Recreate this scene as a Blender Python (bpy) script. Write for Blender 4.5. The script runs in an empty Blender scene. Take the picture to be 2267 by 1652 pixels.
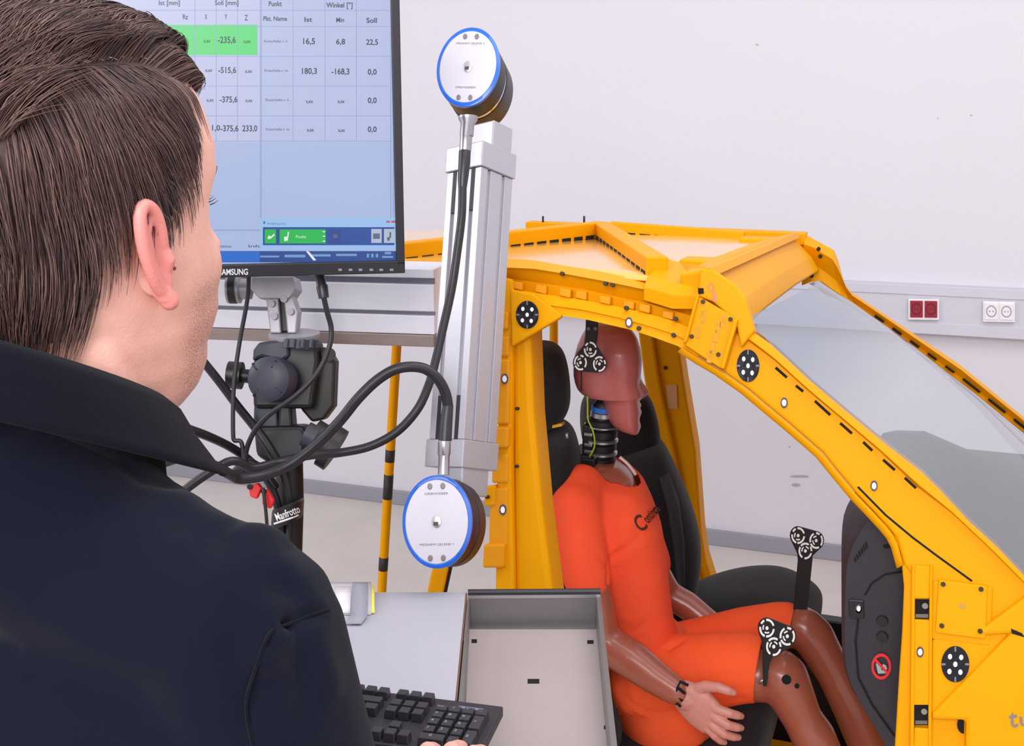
import bpy, bmesh, math, random
from mathutils import Vector, Matrix, Euler
from mathutils.bvhtree import BVHTree
random.seed(7)
SC = bpy.context.scene
COL = SC.collection
V = Vector
PI = math.pi

# ------------------------------------------------------------------ camera
CAM_H, PITCH, YAW, FOC = 1.70, math.radians(12.3), math.radians(20.7), 2500.0
cam_data = bpy.data.cameras.new('camera'); cam_data.sensor_width = 36.0
cam_data.lens = 36.0 * FOC / 2267.0; cam_data.clip_start = 0.02
cam = bpy.data.objects.new('camera', cam_data); COL.objects.link(cam)
cam.location = (0, 0, CAM_H); cam.rotation_euler = (PI/2 - PITCH, 0, YAW)
SC.camera = cam

# ------------------------------------------------------------------ world, lights, exposure
w = bpy.data.worlds.new('world'); SC.world = w; w.use_nodes = True
w.node_tree.nodes['Background'].inputs[0].default_value = (0.95, 0.94, 1.0, 1)
w.node_tree.nodes['Background'].inputs[1].default_value = 0.93
def area(name, loc, target, sx, sy, power, col=(1, 1, 1)):
    d = bpy.data.lights.new(name, 'AREA'); d.shape = 'RECTANGLE'; d.size = sx; d.size_y = sy
    d.energy = power; d.color = col
    o = bpy.data.objects.new(name, d); COL.objects.link(o); o.location = loc
    o.rotation_euler = (V(target) - V(loc)).to_track_quat('-Z', 'Y').to_euler()
    return o
area('ceiling_lamp_light', (0.5, 1.6, 3.4), (-0.4, 2.3, 0.8), 2.4, 1.2, 34, (1.0, 0.98, 0.98))
area('softbox_light', (-0.2, -1.5, 2.6), (-0.5, 1.9, 1.0), 1.8, 1.4, 84, (1.0, 0.98, 0.985))
area('left_area_light', (-3.4, 0.6, 2.4), (-0.8, 2.2, 1.0), 1.6, 1.6, 34, (0.96, 0.97, 1.0))  # unseen area lamp on the left; no window is modelled there
SC.view_settings.view_transform = 'Standard'; SC.view_settings.look = 'None'
SC.view_settings.exposure = 0.0; SC.view_settings.gamma = 1.0; SC.view_settings.use_curve_mapping = False

# ------------------------------------------------------------------ photo measurements -> room coordinates
cF = V((-math.sin(YAW)*math.cos(PITCH), math.cos(YAW)*math.cos(PITCH), -math.sin(PITCH)))
cR = V((math.cos(YAW), math.sin(YAW), 0)); cU = cR.cross(cF)
cC = V((0, 0, CAM_H)); FH = V((-math.sin(YAW), math.cos(YAW), 0)); ZU = V((0, 0, 1))
def ray(px, py): return cF + cR*((px-1133.5)/FOC) + cU*((826-py)/FOC)
def P(px, py, d): return cC + ray(px, py)*d
def onY(px, py, y): r = ray(px, py); return cC + r*(y/r.y)
def onZ(px, py, z): r = ray(px, py); return cC + r*((z-CAM_H)/r.z)
def plane_fn(p0, n):
    p0 = V(p0); n = V(n).normalized()
    def fn(px, py, off=0.0):
        r = ray(px, py); return cC + r*(((p0 - cC).dot(n) + off)/r.dot(n))
    return fn
N_SIDE = V((0, 1, -0.2)).normalized()            # into the car
side = plane_fn((0, 1.56, 0.8), N_SIDE)          # near flank of the car body
N_FAR = V((0, 1, 0.2)).normalized()
far = plane_fn((0, 3.0, 0.8), N_FAR)             # far flank
def depth_fn(d0): return lambda px, py, off=0.0: P(px, py, d0 + off)
def y_fn(y0): return lambda px, py, off=0.0: onY(px, py, y0 + off)
def cam_pt(p):                                    # room point -> (px, py, depth)
    q = V(p) - cC; d = q.dot(cF)
    return 1133.5 + FOC*q.dot(cR)/d, 826 - FOC*q.dot(cU)/d, d

# ------------------------------------------------------------------ materials
def s2l(c): return tuple(((x/255.0)/12.92 if x/255.0 <= 0.04045 else ((x/255.0+0.055)/1.055)**2.4) for x in c)
MATS = {}
def mat(name, rgb, rough=0.5, metal=0.0, var=0.06, scale=18.0, bump=0.0, bscale=120.0, coat=0.0, spec=0.5, emit=None, estr=1.0, stretch=None, sheen=0.0):
    if name in MATS: return MATS[name]
    m = bpy.data.materials.new(name); m.use_nodes = True; MATS[name] = m
    nt = m.node_tree; b = nt.nodes['Principled BSDF']; L = nt.links
    c = s2l(rgb)
    b.inputs['Roughness'].default_value = rough; b.inputs['Metallic'].default_value = metal
    b.inputs['Specular IOR Level'].default_value = spec
    if coat: b.inputs['Coat Weight'].default_value = coat; b.inputs['Coat Roughness'].default_value = 0.12
    if sheen: b.inputs['Sheen Weight'].default_value = sheen; b.inputs['Sheen Roughness'].default_value = 0.5
    tc = nt.nodes.new('ShaderNodeTexCoord')
    src = tc.outputs['Object']
    if stretch:
        mp = nt.nodes.new('ShaderNodeMapping'); mp.inputs['Scale'].default_value = stretch
        L.new(src, mp.inputs[0]); src = mp.outputs[0]
    n = nt.nodes.new('ShaderNodeTexNoise'); n.inputs['Scale'].default_value = scale; n.inputs['Detail'].default_value = 5
    L.new(src, n.inputs['Vector'])
    mx = nt.nodes.new('ShaderNodeMix'); mx.data_type = 'RGBA'
    mx.inputs[6].default_value = (*[x*(1-var) for x in c], 1); mx.inputs[7].default_value = (*[min(1, x*(1+var)) for x in c], 1)
    L.new(n.outputs['Fac'], mx.inputs[0]); L.new(mx.outputs[2], b.inputs['Base Color'])
    if bump:
        n2 = nt.nodes.new('ShaderNodeTexNoise'); n2.inputs['Scale'].default_value = bscale; n2.inputs['Detail'].default_value = 3
        L.new(src, n2.inputs['Vector'])
        bp = nt.nodes.new('ShaderNodeBump'); bp.inputs['Strength'].default_value = bump; bp.inputs['Distance'].default_value = 0.002
        L.new(n2.outputs['Fac'], bp.inputs['Height']); L.new(bp.outputs[0], b.inputs['Normal'])
    if emit:
        b.inputs['Emission Color'].default_value = (*s2l(emit), 1); b.inputs['Emission Strength'].default_value = estr
        b.inputs['Base Color'].default_value = (0, 0, 0, 1)
        for l in list(L):
            if l.to_socket == b.inputs['Base Color']: L.remove(l)
        b.inputs['Base Color'].default_value = (0.01, 0.01, 0.01, 1); b.inputs['Roughness'].default_value = 0.35
    return m

# ------------------------------------------------------------------ mesh helpers
def empty(name, loc, label, cat, group=None):
    o = bpy.data.objects.new(name, None); COL.objects.link(o); o.location = loc; o.empty_display_size = 0.05
    return tag(o, label, cat, group)
def tag(o, label=None, cat=None, group=None, kind=None):
    if label: o['label'] = label
    if cat: o['category'] = cat
    if group: o['group'] = group
    if kind: o['kind'] = kind
    return o
def world_loc(o):
    l = V(o.location)
    while o.parent: o = o.parent; l = l + V(o.location)
    return l
def obj(name, bm, m, parent=None, smooth=False, bevel=0.0, seg=2, origin=None, label=None, angle=0.6):
    me = bpy.data.meshes.new(name)
    if isinstance(bm, bpy.types.Mesh):
        me = bm; me.name = name
    else:
        bmesh.ops.recalc_face_normals(bm, faces=bm.faces)
        bm.to_mesh(me); bm.free()
    ms = m if isinstance(m, (list, tuple)) else [m]
    for x in ms: me.materials.append(x)
    base = world_loc(parent) if parent else (V(origin) if origin is not None else V((0, 0, 0)))
    if base.length > 0: me.transform(Matrix.Translation(-base))
    o = bpy.data.objects.new(name, me); COL.objects.link(o)
    if parent: o.parent = parent
    else: o.location = base
    if smooth:
        for p in me.polygons: p.use_smooth = True
        if smooth == 'auto': me.set_sharp_from_angle(angle=angle)
    if bevel:
        b = o.modifiers.new('bevel', 'BEVEL'); b.width = bevel; b.segments = seg; b.limit_method = 'ANGLE'; b.angle_limit = 0.6
        b.harden_normals = False
    if label: o['label'] = label
    return o
def struct(name, bm, m, **k):
    o = obj(name, bm, m, **k); o['kind'] = 'structure'; return o
def NB(): return bmesh.new()
def faces_of(bm, vs, fs, mi=0, smooth=None):
    bv = [bm.verts.new(v) for v in vs]; out = []
    for f in fs:
        try:
            q = bm.faces.new([bv[i] for i in f]); q.material_index = mi; out.append(q)
            if smooth is not None: q.smooth = smooth
        except ValueError: pass
    return out
def box(bm, c, ax, ay, az, mi=0):                  # centre and three half-axis vectors
    c, ax, ay, az = V(c), V(ax), V(ay), V(az)
    vs = [c + ax*i + ay*j + az*k for i in (-1, 1) for j in (-1, 1) for k in (-1, 1)]
    faces_of(bm, vs, [(0, 1, 3, 2), (4, 6, 7, 5), (0, 4, 5, 1), (2, 3, 7, 6), (0, 2, 6, 4), (1, 5, 7, 3)], mi)
def abox(bm, lo, hi, mi=0):
    lo, hi = V(lo), V(hi); c = (lo+hi)/2; h = (hi-lo)/2
    box(bm, c, (h.x, 0, 0), (0, h.y, 0), (0, 0, h.z), mi)
def prism(bm, front, vec, mi=0):                   # polygon of room points pushed along vec
    vec = V(vec); n = len(front); f = [V(p) for p in front]
    vs = f + [p + vec for p in f]
    fs = [tuple(range(n)), tuple(range(2*n-1, n-1, -1))] + [(i, (i+1) % n, n+(i+1) % n, n+i) for i in range(n)]
    faces_of(bm, vs, fs, mi)
def plate(bm, pts, fn, off, thick, vec=None, mi=0):
    v = V(vec) if vec is not None else N_SIDE
    prism(bm, [fn(x, y, off) for x, y in pts], v*thick, mi)
def frame_of(d):
    d = V(d).normalized(); a = ZU if abs(d.z) < 0.9 else V((1, 0, 0))
    x = d.cross(a).normalized(); return x, d.cross(x).normalized()
def tube(bm, pts, r, n=10, mi=0, cap=True, smooth=True, squash=1.0, up=None):
    pts = [V(p) for p in pts]; m = len(pts)
    rr = r if isinstance(r, (list, tuple)) else [r]*m
    rings = []; px = None
    for i, p in enumerate(pts):
        d = (pts[min(i+1, m-1)] - pts[max(i-1, 0)])
        if d.length < 1e-9: d = ZU
        d.normalize()
        if px is None:
            x, y = frame_of(d)
            if up is not None: x = (V(up) - d*d.dot(V(up))).normalized(); y = d.cross(x)
        else:
            x = (px - d*px.dot(d)).normalized(); y = d.cross(x)
        px = x
        rings.append([bm.verts.new(p + x*(rr[i]*math.cos(2*PI*k/n)) + y*(rr[i]*squash*math.sin(2*PI*k/n))) for k in range(n)])
    for a, b in zip(rings, rings[1:]):
        for k in range(n):
            f = bm.faces.new((a[k], a[(k+1) % n], b[(k+1) % n], b[k])); f.material_index = mi; f.smooth = smooth
    if cap:
        for q in (rings[0], rings[-1][::-1]):
            f = bm.faces.new(q); f.material_index = mi
def curve(pts, per=8):                             # Catmull-Rom through points
    pts = [V(p) for p in pts]; out = []
    for i in range(len(pts)-1):
        a = pts[max(i-1, 0)]; b = pts[i]; c = pts[i+1]; d = pts[min(i+2, len(pts)-1)]
        for k in range(per):
            t = k/per
            out.append(0.5*((2*b) + (c-a)*t + (2*a-5*b+4*c-d)*t*t + (3*b-a-3*c+d)*t**3))
    out.append(pts[-1]); return out
def cyl(bm, a, b, r, n=24, mi=0, r2=None, smooth=True): tube(bm, [a, b], [r, r if r2 is None else r2], n, mi, True, smooth)
def lathe(bm, base, axis, prof, n=32, mi=0, smooth=True):   # prof: (height along axis, radius)
    base = V(base); axis = V(axis).normalized(); x, y = frame_of(axis); rings = []
    for h, r in prof:
        rings.append([bm.verts.new(base + axis*h + x*(r*math.cos(2*PI*k/n)) + y*(r*math.sin(2*PI*k/n))) for k in range(n)])
    for a, b in zip(rings, rings[1:]):
        for k in range(n):
            f = bm.faces.new((a[k], a[(k+1) % n], b[(k+1) % n], b[k])); f.material_index = mi; f.smooth = smooth
    bm.faces.new(rings[0]).material_index = mi; bm.faces.new(rings[-1][::-1]).material_index = mi
def loft(bm, rings, mi=0, cap=True, smooth=True, closed=True):
    rs = [[bm.verts.new(p) for p in r] for r in rings]; n = len(rs[0])
    for a, b in zip(rs, rs[1:]):
        for k in range(n if closed else n-1):
            f = bm.faces.new((a[k], a[(k+1) % n], b[(k+1) % n], b[k])); f.material_index = mi; f.smooth = smooth
    if cap and closed:
        for q in (rs[0], rs[-1][::-1]):
            f = bm.faces.new(q); f.material_index = mi; f.smooth = smooth
def sring(c, ax, ay, n=28, e=2.0):                 # superellipse ring
    out = []
    for k in range(n):
        a = 2*PI*k/n; ca, sa = math.cos(a), math.sin(a)
        out.append(V(c) + V(ax)*(math.copysign(abs(ca)**(2/e), ca)) + V(ay)*(math.copysign(abs(sa)**(2/e), sa)))
    return out
def px_ring(l, r, fn, b, n=28, e=2.0, off=0.0):    # ring whose outline spans two measured points, b deep
    a, c = fn(l[0], l[1], off), fn(r[0], r[1], off); m = (a+c)/2
    return sring(m, (c-a)/2, FH*b, n, e)
def strip(bm, lines, mi=0, smooth=False):          # surface through polylines of equal length
    loft(bm, lines, mi, cap=False, smooth=smooth, closed=False)
def disc_px(cx, cy, rx, ry, fn, off=0.0, n=24, a0=0.0):
    return [fn(cx + rx*math.cos(a0+2*PI*k/n), cy + ry*math.sin(a0+2*PI*k/n), off) for k in range(n)]
def resample(pts, n):
    ds = [0]
    for a, b in zip(pts, pts[1:]): ds.append(ds[-1] + math.hypot(b[0]-a[0], b[1]-a[1]))
    out = []
    for i in range(n):
        t = ds[-1]*i/(n-1); k = 0
        while k < len(ds)-2 and ds[k+1] < t: k += 1
        u = (t-ds[k])/max(1e-9, ds[k+1]-ds[k])
        out.append((pts[k][0]+(pts[k+1][0]-pts[k][0])*u, pts[k][1]+(pts[k+1][1]-pts[k][1])*u))
    return out
def lerp_table(tab, z):
    if z <= tab[0][0]: return tab[0][1]
    for (a, b), (c, d) in zip(tab, tab[1:]):
        if z <= c:
            t = (z-a)/(c-a); t = t*t*(3-2*t)*0.5 + t*0.5
            return b + (d-b)*t
    return tab[-1][1]
# organic bodies: overlapping closed pieces fused by a voxel remesh
def ball(bm, c, r, ax=None, sub=3):
    """ellipsoid; r scalar or 3-tuple, ax three axes"""
    g = bmesh.ops.create_icosphere(bm, subdivisions=sub, radius=1.0)
    r3 = (r, r, r) if isinstance(r, (int, float)) else r
    ax = ax or (V((1, 0, 0)), V((0, 1, 0)), V((0, 0, 1)))
    for v in g['verts']:
        q = v.co.copy(); v.co = V(c) + ax[0]*(q.x*r3[0]) + ax[1]*(q.y*r3[1]) + ax[2]*(q.z*r3[2])
def chain(bm, pts, radii, n=16, squash=1.0, up=None):
    for p, r in zip(pts, radii):
        if squash == 1.0: ball(bm, p, r, sub=2)
    tube(bm, pts, list(radii), n, squash=squash, up=up)
def fuse(bm, voxel, smooth=6, fac=0.5):
    me = bpy.data.meshes.new('tmp'); bmesh.ops.recalc_face_normals(bm, faces=bm.faces); bm.to_mesh(me); bm.free()
    o = bpy.data.objects.new('tmp', me); COL.objects.link(o)
    r = o.modifiers.new('r', 'REMESH'); r.mode = 'VOXEL'; r.voxel_size = voxel; r.adaptivity = 0.0
    if smooth:
        s = o.modifiers.new('s', 'SMOOTH'); s.factor = fac; s.iterations = smooth
    dg = bpy.context.evaluated_depsgraph_get(); dg.update()
    out = bpy.data.meshes.new_from_object(o.evaluated_get(dg))
    bpy.data.objects.remove(o); bpy.data.meshes.remove(me)
    return out
def warp_folds(me, folds):
    """folds: (A, B, amplitude, width): raised (or sunk) ridges along segments, pushed along the normal"""
    me.update()
    segs = [(V(a), V(b), amp, wd) for a, b, amp, wd in folds]
    new = []
    for v in me.vertices:
        d = 0.0
        for a, b, amp, wd in segs:
            ab = b-a; t = max(0.0, min(1.0, (v.co-a).dot(ab)/ab.length_squared))
            q = (v.co - a - ab*t).length
            if q < 3*wd: d += amp*math.exp(-(q/wd)**2)*math.sin(PI*min(1, max(0.08, 0.04+t*0.96)))**0.5
        new.append(v.co + v.normal*d)
    for v, c in zip(me.vertices, new): v.co = c
    me.update()
def bvh_of(o):
    me = o.data; off = world_loc(o)
    return BVHTree.FromPolygons([v.co + off for v in me.vertices], [p.vertices[:] for p in me.polygons])
def text_mesh(s, bold=False):
    """unit text: cap height 1, centred on the origin; returns (verts2d, faces, width)"""
    cu = bpy.data.curves.new('t', 'FONT'); cu.body = s; cu.align_x = 'CENTER'; cu.size = 1.0; cu.resolution_u = 3
    if bold: cu.offset = 0.018
    o = bpy.data.objects.new('t', cu); COL.objects.link(o)
    dg = bpy.context.evaluated_depsgraph_get(); dg.update()
    me = bpy.data.meshes.new_from_object(o.evaluated_get(dg))
    k = 1/0.70
    vs = [(v.co.x*k, v.co.y*k - 0.5) for v in me.vertices]; fs = [p.vertices[:] for p in me.polygons]
    bpy.data.objects.remove(o); bpy.data.curves.remove(cu); bpy.data.meshes.remove(me)
    return vs, fs
def text_px(bm, s, cx, cy, h, fn, off, width=None, dx=(1, 0), mi=0, bold=False):
    """text laid on a surface fn: h cap height, dx baseline direction, all in measured units"""
    vs, fs = text_mesh(s, bold)
    w0 = max(v[0] for v in vs) - min(v[0] for v in vs)
    sx = h if width is None else width/max(w0, 1e-6)
    l = math.hypot(*dx); ux, uy = dx[0]/l, dx[1]/l
    faces_of(bm, [fn(cx + x*sx*ux + y*h*uy, cy + x*sx*uy - y*h*ux, off) for x, y in vs], fs, mi)
# ================================================================== the room
WALL = 4.46
m_wall = mat('wall_paint', (217, 214, 221), 0.85, var=0.015, scale=3, bump=0.15, bscale=160, spec=0.2)
m_floor = mat('floor_concrete', (203, 194, 188), 0.6, var=0.10, scale=5, bump=0.1, bscale=60, spec=0.3)
m_base = mat('baseboard_grey', (150, 149, 160), 0.6, var=0.05)
m_trunk = mat('trunking_plastic', (203, 201, 212), 0.5, var=0.02)
m_white = mat('white_plastic', (236, 232, 236), 0.4, var=0.01)
m_black = mat('black_plastic', (24, 23, 28), 0.45, var=0.1)
m_hole = mat('dark_hole', (14, 11, 10), 0.9, var=0.05)
m_scuff = mat('scuff', (176, 168, 172), 0.9, var=0.2, scale=200)
bm = NB(); abox(bm, (-5.5, -2.5, -0.1), (3.5, WALL, 0.0)); struct('floor', bm, m_floor)
bm = NB(); abox(bm, (-5.5, WALL, -0.1), (3.5, WALL+0.12, 3.4)); struct('wall_back', bm, m_wall)
bm = NB(); abox(bm, (-5.5, WALL-0.018, 0.0), (3.5, WALL, 0.066)); struct('baseboard_back', bm, m_base, bevel=0.003)
bm = NB(); abox(bm, (-5.62, -2.5, -0.1), (-5.5, WALL+0.12, 3.4)); struct('wall_left', bm, m_wall)
wl = y_fn(WALL)
bm = NB()                                           # cable trunking: body, lid, two lips
abox(bm, (-5.5, WALL-0.055, 0.949), (3.5, WALL, 1.129)); abox(bm, (-5.5, WALL-0.060, 1.093), (3.5, WALL-0.05, 1.129))
abox(bm, (-5.5, WALL-0.060, 0.949), (3.5, WALL-0.05, 0.992))
struct('trim_1', bm, m_trunk, bevel=0.002)
# marks on the wall and floor
bm = NB()
for x, y, a, b in [(1770, 1055, 22, 3), (1762, 1074, 10, 4), (1748, 990, 2, 2), (1676, 99, 3, 2), (2150, 255, 2, 2), (2076, 262, 1, 2), (1840, 1010, 3, 2)]:
    bv = [bm.verts.new(p) for p in disc_px(x, y, a, b, wl, -0.0012, 10)]; bm.faces.new(bv)
obj('scuff_mark', bm, m_scuff); o = bpy.data.objects['scuff_mark']; o['kind'] = 'structure'
def sockets(name, label, corners, inset, pin, holes):
    f2 = y_fn(WALL-0.060)
    (x0, y0), (x1, y1), (x2, y2), (x3, y3) = corners
    def q(u, v, off=0.0):                            # unit square over the frame
        a = (x0+(x1-x0)*u + (x3-x0+(x2-x1-x3+x0)*u)*v, y0+(y1-y0)*u + (y3-y0+(y2-y1-y3+y0)*u)*v)
        return f2(*a, off)
    r = empty(name, q(.5, .5), label, 'wall socket')
    bm = NB(); prism(bm, [q(0, 0), q(1, 0), q(1, 1), q(0, 1)], (0, -0.012, 0)); obj('frame', bm, m_white, r, bevel=0.002)
    for k in range(2):
        u0, u1 = (0.06, 0.47) if k == 0 else (0.53, 0.94)
        bm = NB(); prism(bm, [q(u0, .1, -.012), q(u1, .1, -.012), q(u1, .9, -.012), q(u0, .9, -.012)], (0, -0.004, 0))
        i = obj('socket_insert', bm, inset, r, bevel=0.001)
        uc = (u0+u1)/2; bm = NB()
        ring = [(uc + .165*math.cos(2*PI*t/20), .5 + .29*math.sin(2*PI*t/20)) for t in range(20)]
        rin = [(uc + .13*math.cos(2*PI*t/20), .5 + .23*math.sin(2*PI*t/20)) for t in range(20)]
        for t in range(20):
            u = (t+1) % 20
            faces_of(bm, [q(*ring[t], -.0165), q(*ring[u], -.0165), q(*rin[u], -.0165), q(*rin[t], -.0165)], [(0, 1, 2, 3)])
        for dx in (-.05, .05):
            bv = [q(uc + dx + .022*math.cos(2*PI*t/8), .5 + .045*math.sin(2*PI*t/8), -.0168) for t in range(8)]; faces_of(bm, bv, [tuple(range(8))])
        obj('socket_cup', bm, pin, i)
m_redp = mat('red_socket', (150, 28, 52), 0.4); m_cupgrey = mat('socket_cup_grey', (158, 154, 160), 0.5); m_cupred = mat('socket_cup_red', (96, 16, 34), 0.5)
sockets('double_socket', 'red double power socket in a white frame on the grey wall trunking', [(2011, 661), (2079, 662), (2079, 708), (2011, 707)], m_redp, m_cupred, 2)
sockets('double_socket', 'white double power socket on the grey wall trunking', [(2176, 666), (2247, 668), (2247, 713), (2176, 712)], m_white, m_cupgrey, 2)
# ================================================================== the car body buck
m_yel = mat('yellow_paint', (228, 155, 2), 0.45, var=0.05, scale=4, spec=0.10, bump=0.05, bscale=60)
m_yel2 = mat('yellow_primer', (226, 148, 14), 0.5, spec=0.2, var=0.08, scale=9, bump=0.1, bscale=80)
m_dash = mat('dashboard_plastic', (44, 41, 50), 0.55, var=0.08, bump=0.15, bscale=300)
m_dot = mat('white_dot', (248, 246, 248), 0.6, var=0.0)
m_dotring = mat('dot_ring', (120, 108, 120), 0.6)
m_target = mat('target_black', (38, 35, 46), 0.6)
m_tick = mat('target_tick', (120, 116, 128), 0.6)
m_bolt = mat('bolt_dark', (58, 44, 26), 0.5, metal=0.4)
car = empty('car', (-0.1, 2.28, 0.0), 'yellow open car body shell with windscreen holding the crash test dummy', 'car')
INV = V((0, 1, 0))
def car_part(name, polys, m=m_yel, bevel=0.004, fn=side, seg=2, label=None):
    """polys: list of (outline, offset, thickness)"""
    bm = NB()
    for pts, off, th in polys: plate(bm, pts, fn, off, th, N_SIDE if fn is side else N_FAR)
    return obj(name, bm, m, car, bevel=bevel, seg=seg, label=label)
def holes_row(parent, name, segs, wdt, fn, off, m=m_hole):
    if name == 'slot_hole' and len(segs) > 1:
        for sg in segs: holes_row(parent, name, [sg], wdt, fn, off, m)
        return None
    bm = NB()
    for (a, b) in segs:
        l = math.hypot(b[0]-a[0], b[1]-a[1]); nx, ny = -(b[1]-a[1])/l*wdt/2, (b[0]-a[0])/l*wdt/2
        plate(bm, [(a[0]+nx, a[1]+ny), (b[0]+nx, b[1]+ny), (b[0]-nx, b[1]-ny), (a[0]-nx, a[1]-ny)], fn, off, 0.003)
    return obj(name, bm, m, parent)

# --- front (A) pillar, near side: main box face plus windscreen flange
A_OUT = [(1655, 728), (1702, 761), (1787, 841), (1872, 913), (1965, 990), (2041, 1049), (2084, 1091), (2147, 1159), (2211, 1218), (2300, 1312)]
A_IN = [(1512, 768), (1545, 790), (1593, 818), (1654, 861), (1700, 900), (1745, 937), (1821, 1003), (1851, 1041), (1897, 1096), (1931, 1131), (1965, 1168), (1984, 1192), (2000, 1250)]
o = car_part('front_pillar', [(A_OUT + [(2300, 1500), (2140, 1420), (2060, 1330)] + A_IN[::-1], 0.0, 0.085)], bevel=0.006, seg=3)
FL = [(1645, 748), (1715, 800), (1790, 868), (1870, 935), (1950, 1003), (2030, 1080), (2110, 1140), (2180, 1205), (2300, 1325)]
bm = NB()
a, b = resample(A_OUT, 30), resample(FL, 30)
strip(bm, [[side(*p, 0.030) for p in a], [side(p[0]*.85+q[0]*.15, p[1]*.85+q[1]*.15, -0.009) for p, q in zip(a, b)],
           [side(p[0]*.25+q[0]*.75, p[1]*.25+q[1]*.75, -0.010) for p, q in zip(a, b)], [side(*q, 0.003) for q in b]])
fl = obj('windscreen_flange', bm, m_yel, car, smooth='auto'); so = fl.modifiers.new('s', 'SOLIDIFY'); so.thickness = 0.003
holes_row(o, 'slot_hole', [((1717, 814), (1742, 836)), ((1762, 854), (1778, 867)), ((1804, 888), (1838, 919)), ((1860, 937), (1886, 960)), ((1911, 979), (1931, 998)), ((1955, 1018), (1981, 1041)), ((2003, 1058), (2028, 1081))], 6, side, -0.0006)
holes_row(o, 'seam_gap', [((1899, 1078), (1960, 1140)), ((1960, 1140), (2020, 1190)), ((2020, 1190), (2076, 1232)), ((2076, 1232), (2152, 1287))], 4.5, side, -0.0006)
# inner return lip along the door opening (catches light)
bm = NB(); i1 = resample(A_IN, 30); sh = [(x-9, y+7) for x, y in i1]
strip(bm, [[side(*p, 0.0) for p in i1], [side(*p, 0.012) for p in sh], [side(*p, 0.10) for p in sh]])
fl = obj('door_seal_flange', bm, m_yel, car, smooth='auto'); so = fl.modifiers.new('s', 'SOLIDIFY'); so.thickness = 0.004
# --- hinge pillar and wing panel
o = car_part('hinge_pillar', [([(1931, 1131), (1972, 1160), (2040, 1230), (2120, 1290), (2150, 1330), (2150, 1700), (1978, 1700), (1984, 1600), (1990, 1500), (1997, 1400), (2001, 1300), (1994, 1228), (1976, 1182)], 0.004, 0.07)], bevel=0.006, seg=3)
bm = NB()                                            # raised centre strip with two hinge windows
for y0, y1 in [(1252, 1326), (1372, 1562), (1612, 1700)]:
    plate(bm, [(2024, y0), (2060, y0+2), (2058, y1), (2021, y1)], side, -0.006, 0.012)
for x0, x1, y0, y1 in [(2016, 2025, 1250, 1700), (2056, 2064, 1252, 1700)]: plate(bm, [(x0+2, y0), (x1+1, y0), (x1-2, y1), (x0-2, y1)], side, -0.008, 0.012)
obj('hinge_strip', bm, m_yel, car, bevel=0.003)
for (x0, y0, x1, y1) in [(2024, 1328, 2058, 1370), (2023, 1562, 2056, 1606)]:
    bm = NB(); plate(bm, [(x0, y0), (x1, y0), (x1, y1), (x0, y1)], side, 0.0005, 0.003)
    h = obj('hinge_window', bm, m_hole, o)
    bm = NB(); cyl(bm, side(x1-10, y0+14, -0.004), side(x1-10, y0+14, 0.008), 0.0042, 12); plate(bm, [(x0+3, y1-10), (x1-3, y1-10), (x1-3, y1-2), (x0+3, y1-2)], side, -0.002, 0.004)
    obj('hinge_bolt', bm, mat('cavity_steel', (104, 98, 88), 0.5, metal=0.3), h, smooth='auto')
car_part('wing_panel', [([(2150, 1410), (2300, 1300), (2330, 1300), (2330, 1720), (2136, 1720), (2138, 1596), (2062, 1594), (2064, 1580), (2236, 1404)], -0.012, 0.04)], bevel=0.005)
car_part('gusset_plate', [([(2064, 1416), (2240, 1398), (2070, 1584), (2062, 1584)], -0.004, 0.012)], bevel=0.003)
o = car_part('bolted_plate', [([(2078, 1284), (2186, 1298), (2182, 1416), (2070, 1402)], -0.010, 0.014)], bevel=0.002)
bm = NB(); plate(bm, [(2064, 1286), (2198, 1300), (2194, 1432), (2062, 1416)], side, -0.005, 0.010); obj('bolted_plate', bm, m_yel, car, bevel=0.003)
def bolts(parent, pts, r, fn=side, off=-0.012, m=m_bolt, name='bolt', L=0.006):
    for x, y in pts:
        bm = NB(); c = fn(x, y, off); n = N_SIDE if fn is side else N_FAR
        cyl(bm, c - n*0.001, c + n*L, r, 8); obj(name, bm, m, parent)
bolts(o, [(2088, 1294), (2172, 1305), (2085, 1386), (2170, 1398)], 0.0034)
bm = NB(); plate(bm, [(2123, 1338), (2137, 1339), (2137, 1346), (2123, 1345)], side, -0.0106, 0.002); obj('label_plate', bm, mat('grey_label', (176, 140, 80), 0.5), o)
# wing slot and round hole, faded letters
w0 = bpy.data.objects['wing_panel']
bm = NB(); bv = [bm.verts.new(side(2134+15*math.cos(t), 1605+20*math.sin(t), -0.0005)) for t in [PI/2+PI*k/12 for k in range(13)]]; bm.faces.new(bv); obj('round_hole', bm, m_hole, o)
bm = NB(); plate(bm, [(2253, 1334), (2262, 1330), (2258, 1362), (2246, 1352)], side, -0.0005, 0.002); plate(bm, [(2238, 1392), (2262, 1402), (2270, 1412), (2240, 1403)], side, -0.0125, 0.002); obj('slot_hole', bm, m_hole, w0)
bm = NB(); text_px(bm, 't', 2243, 1590, 40, side, -0.0126, width=20, dx=(1, -.06), bold=True); text_px(bm, 'u', 2268, 1592, 30, side, -0.0126, width=22, dx=(1, -.06), bold=True)
obj('faded_lettering', bm, mat('faded_blue', (134, 116, 112), 0.7, var=0.2, scale=300), w0)

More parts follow.
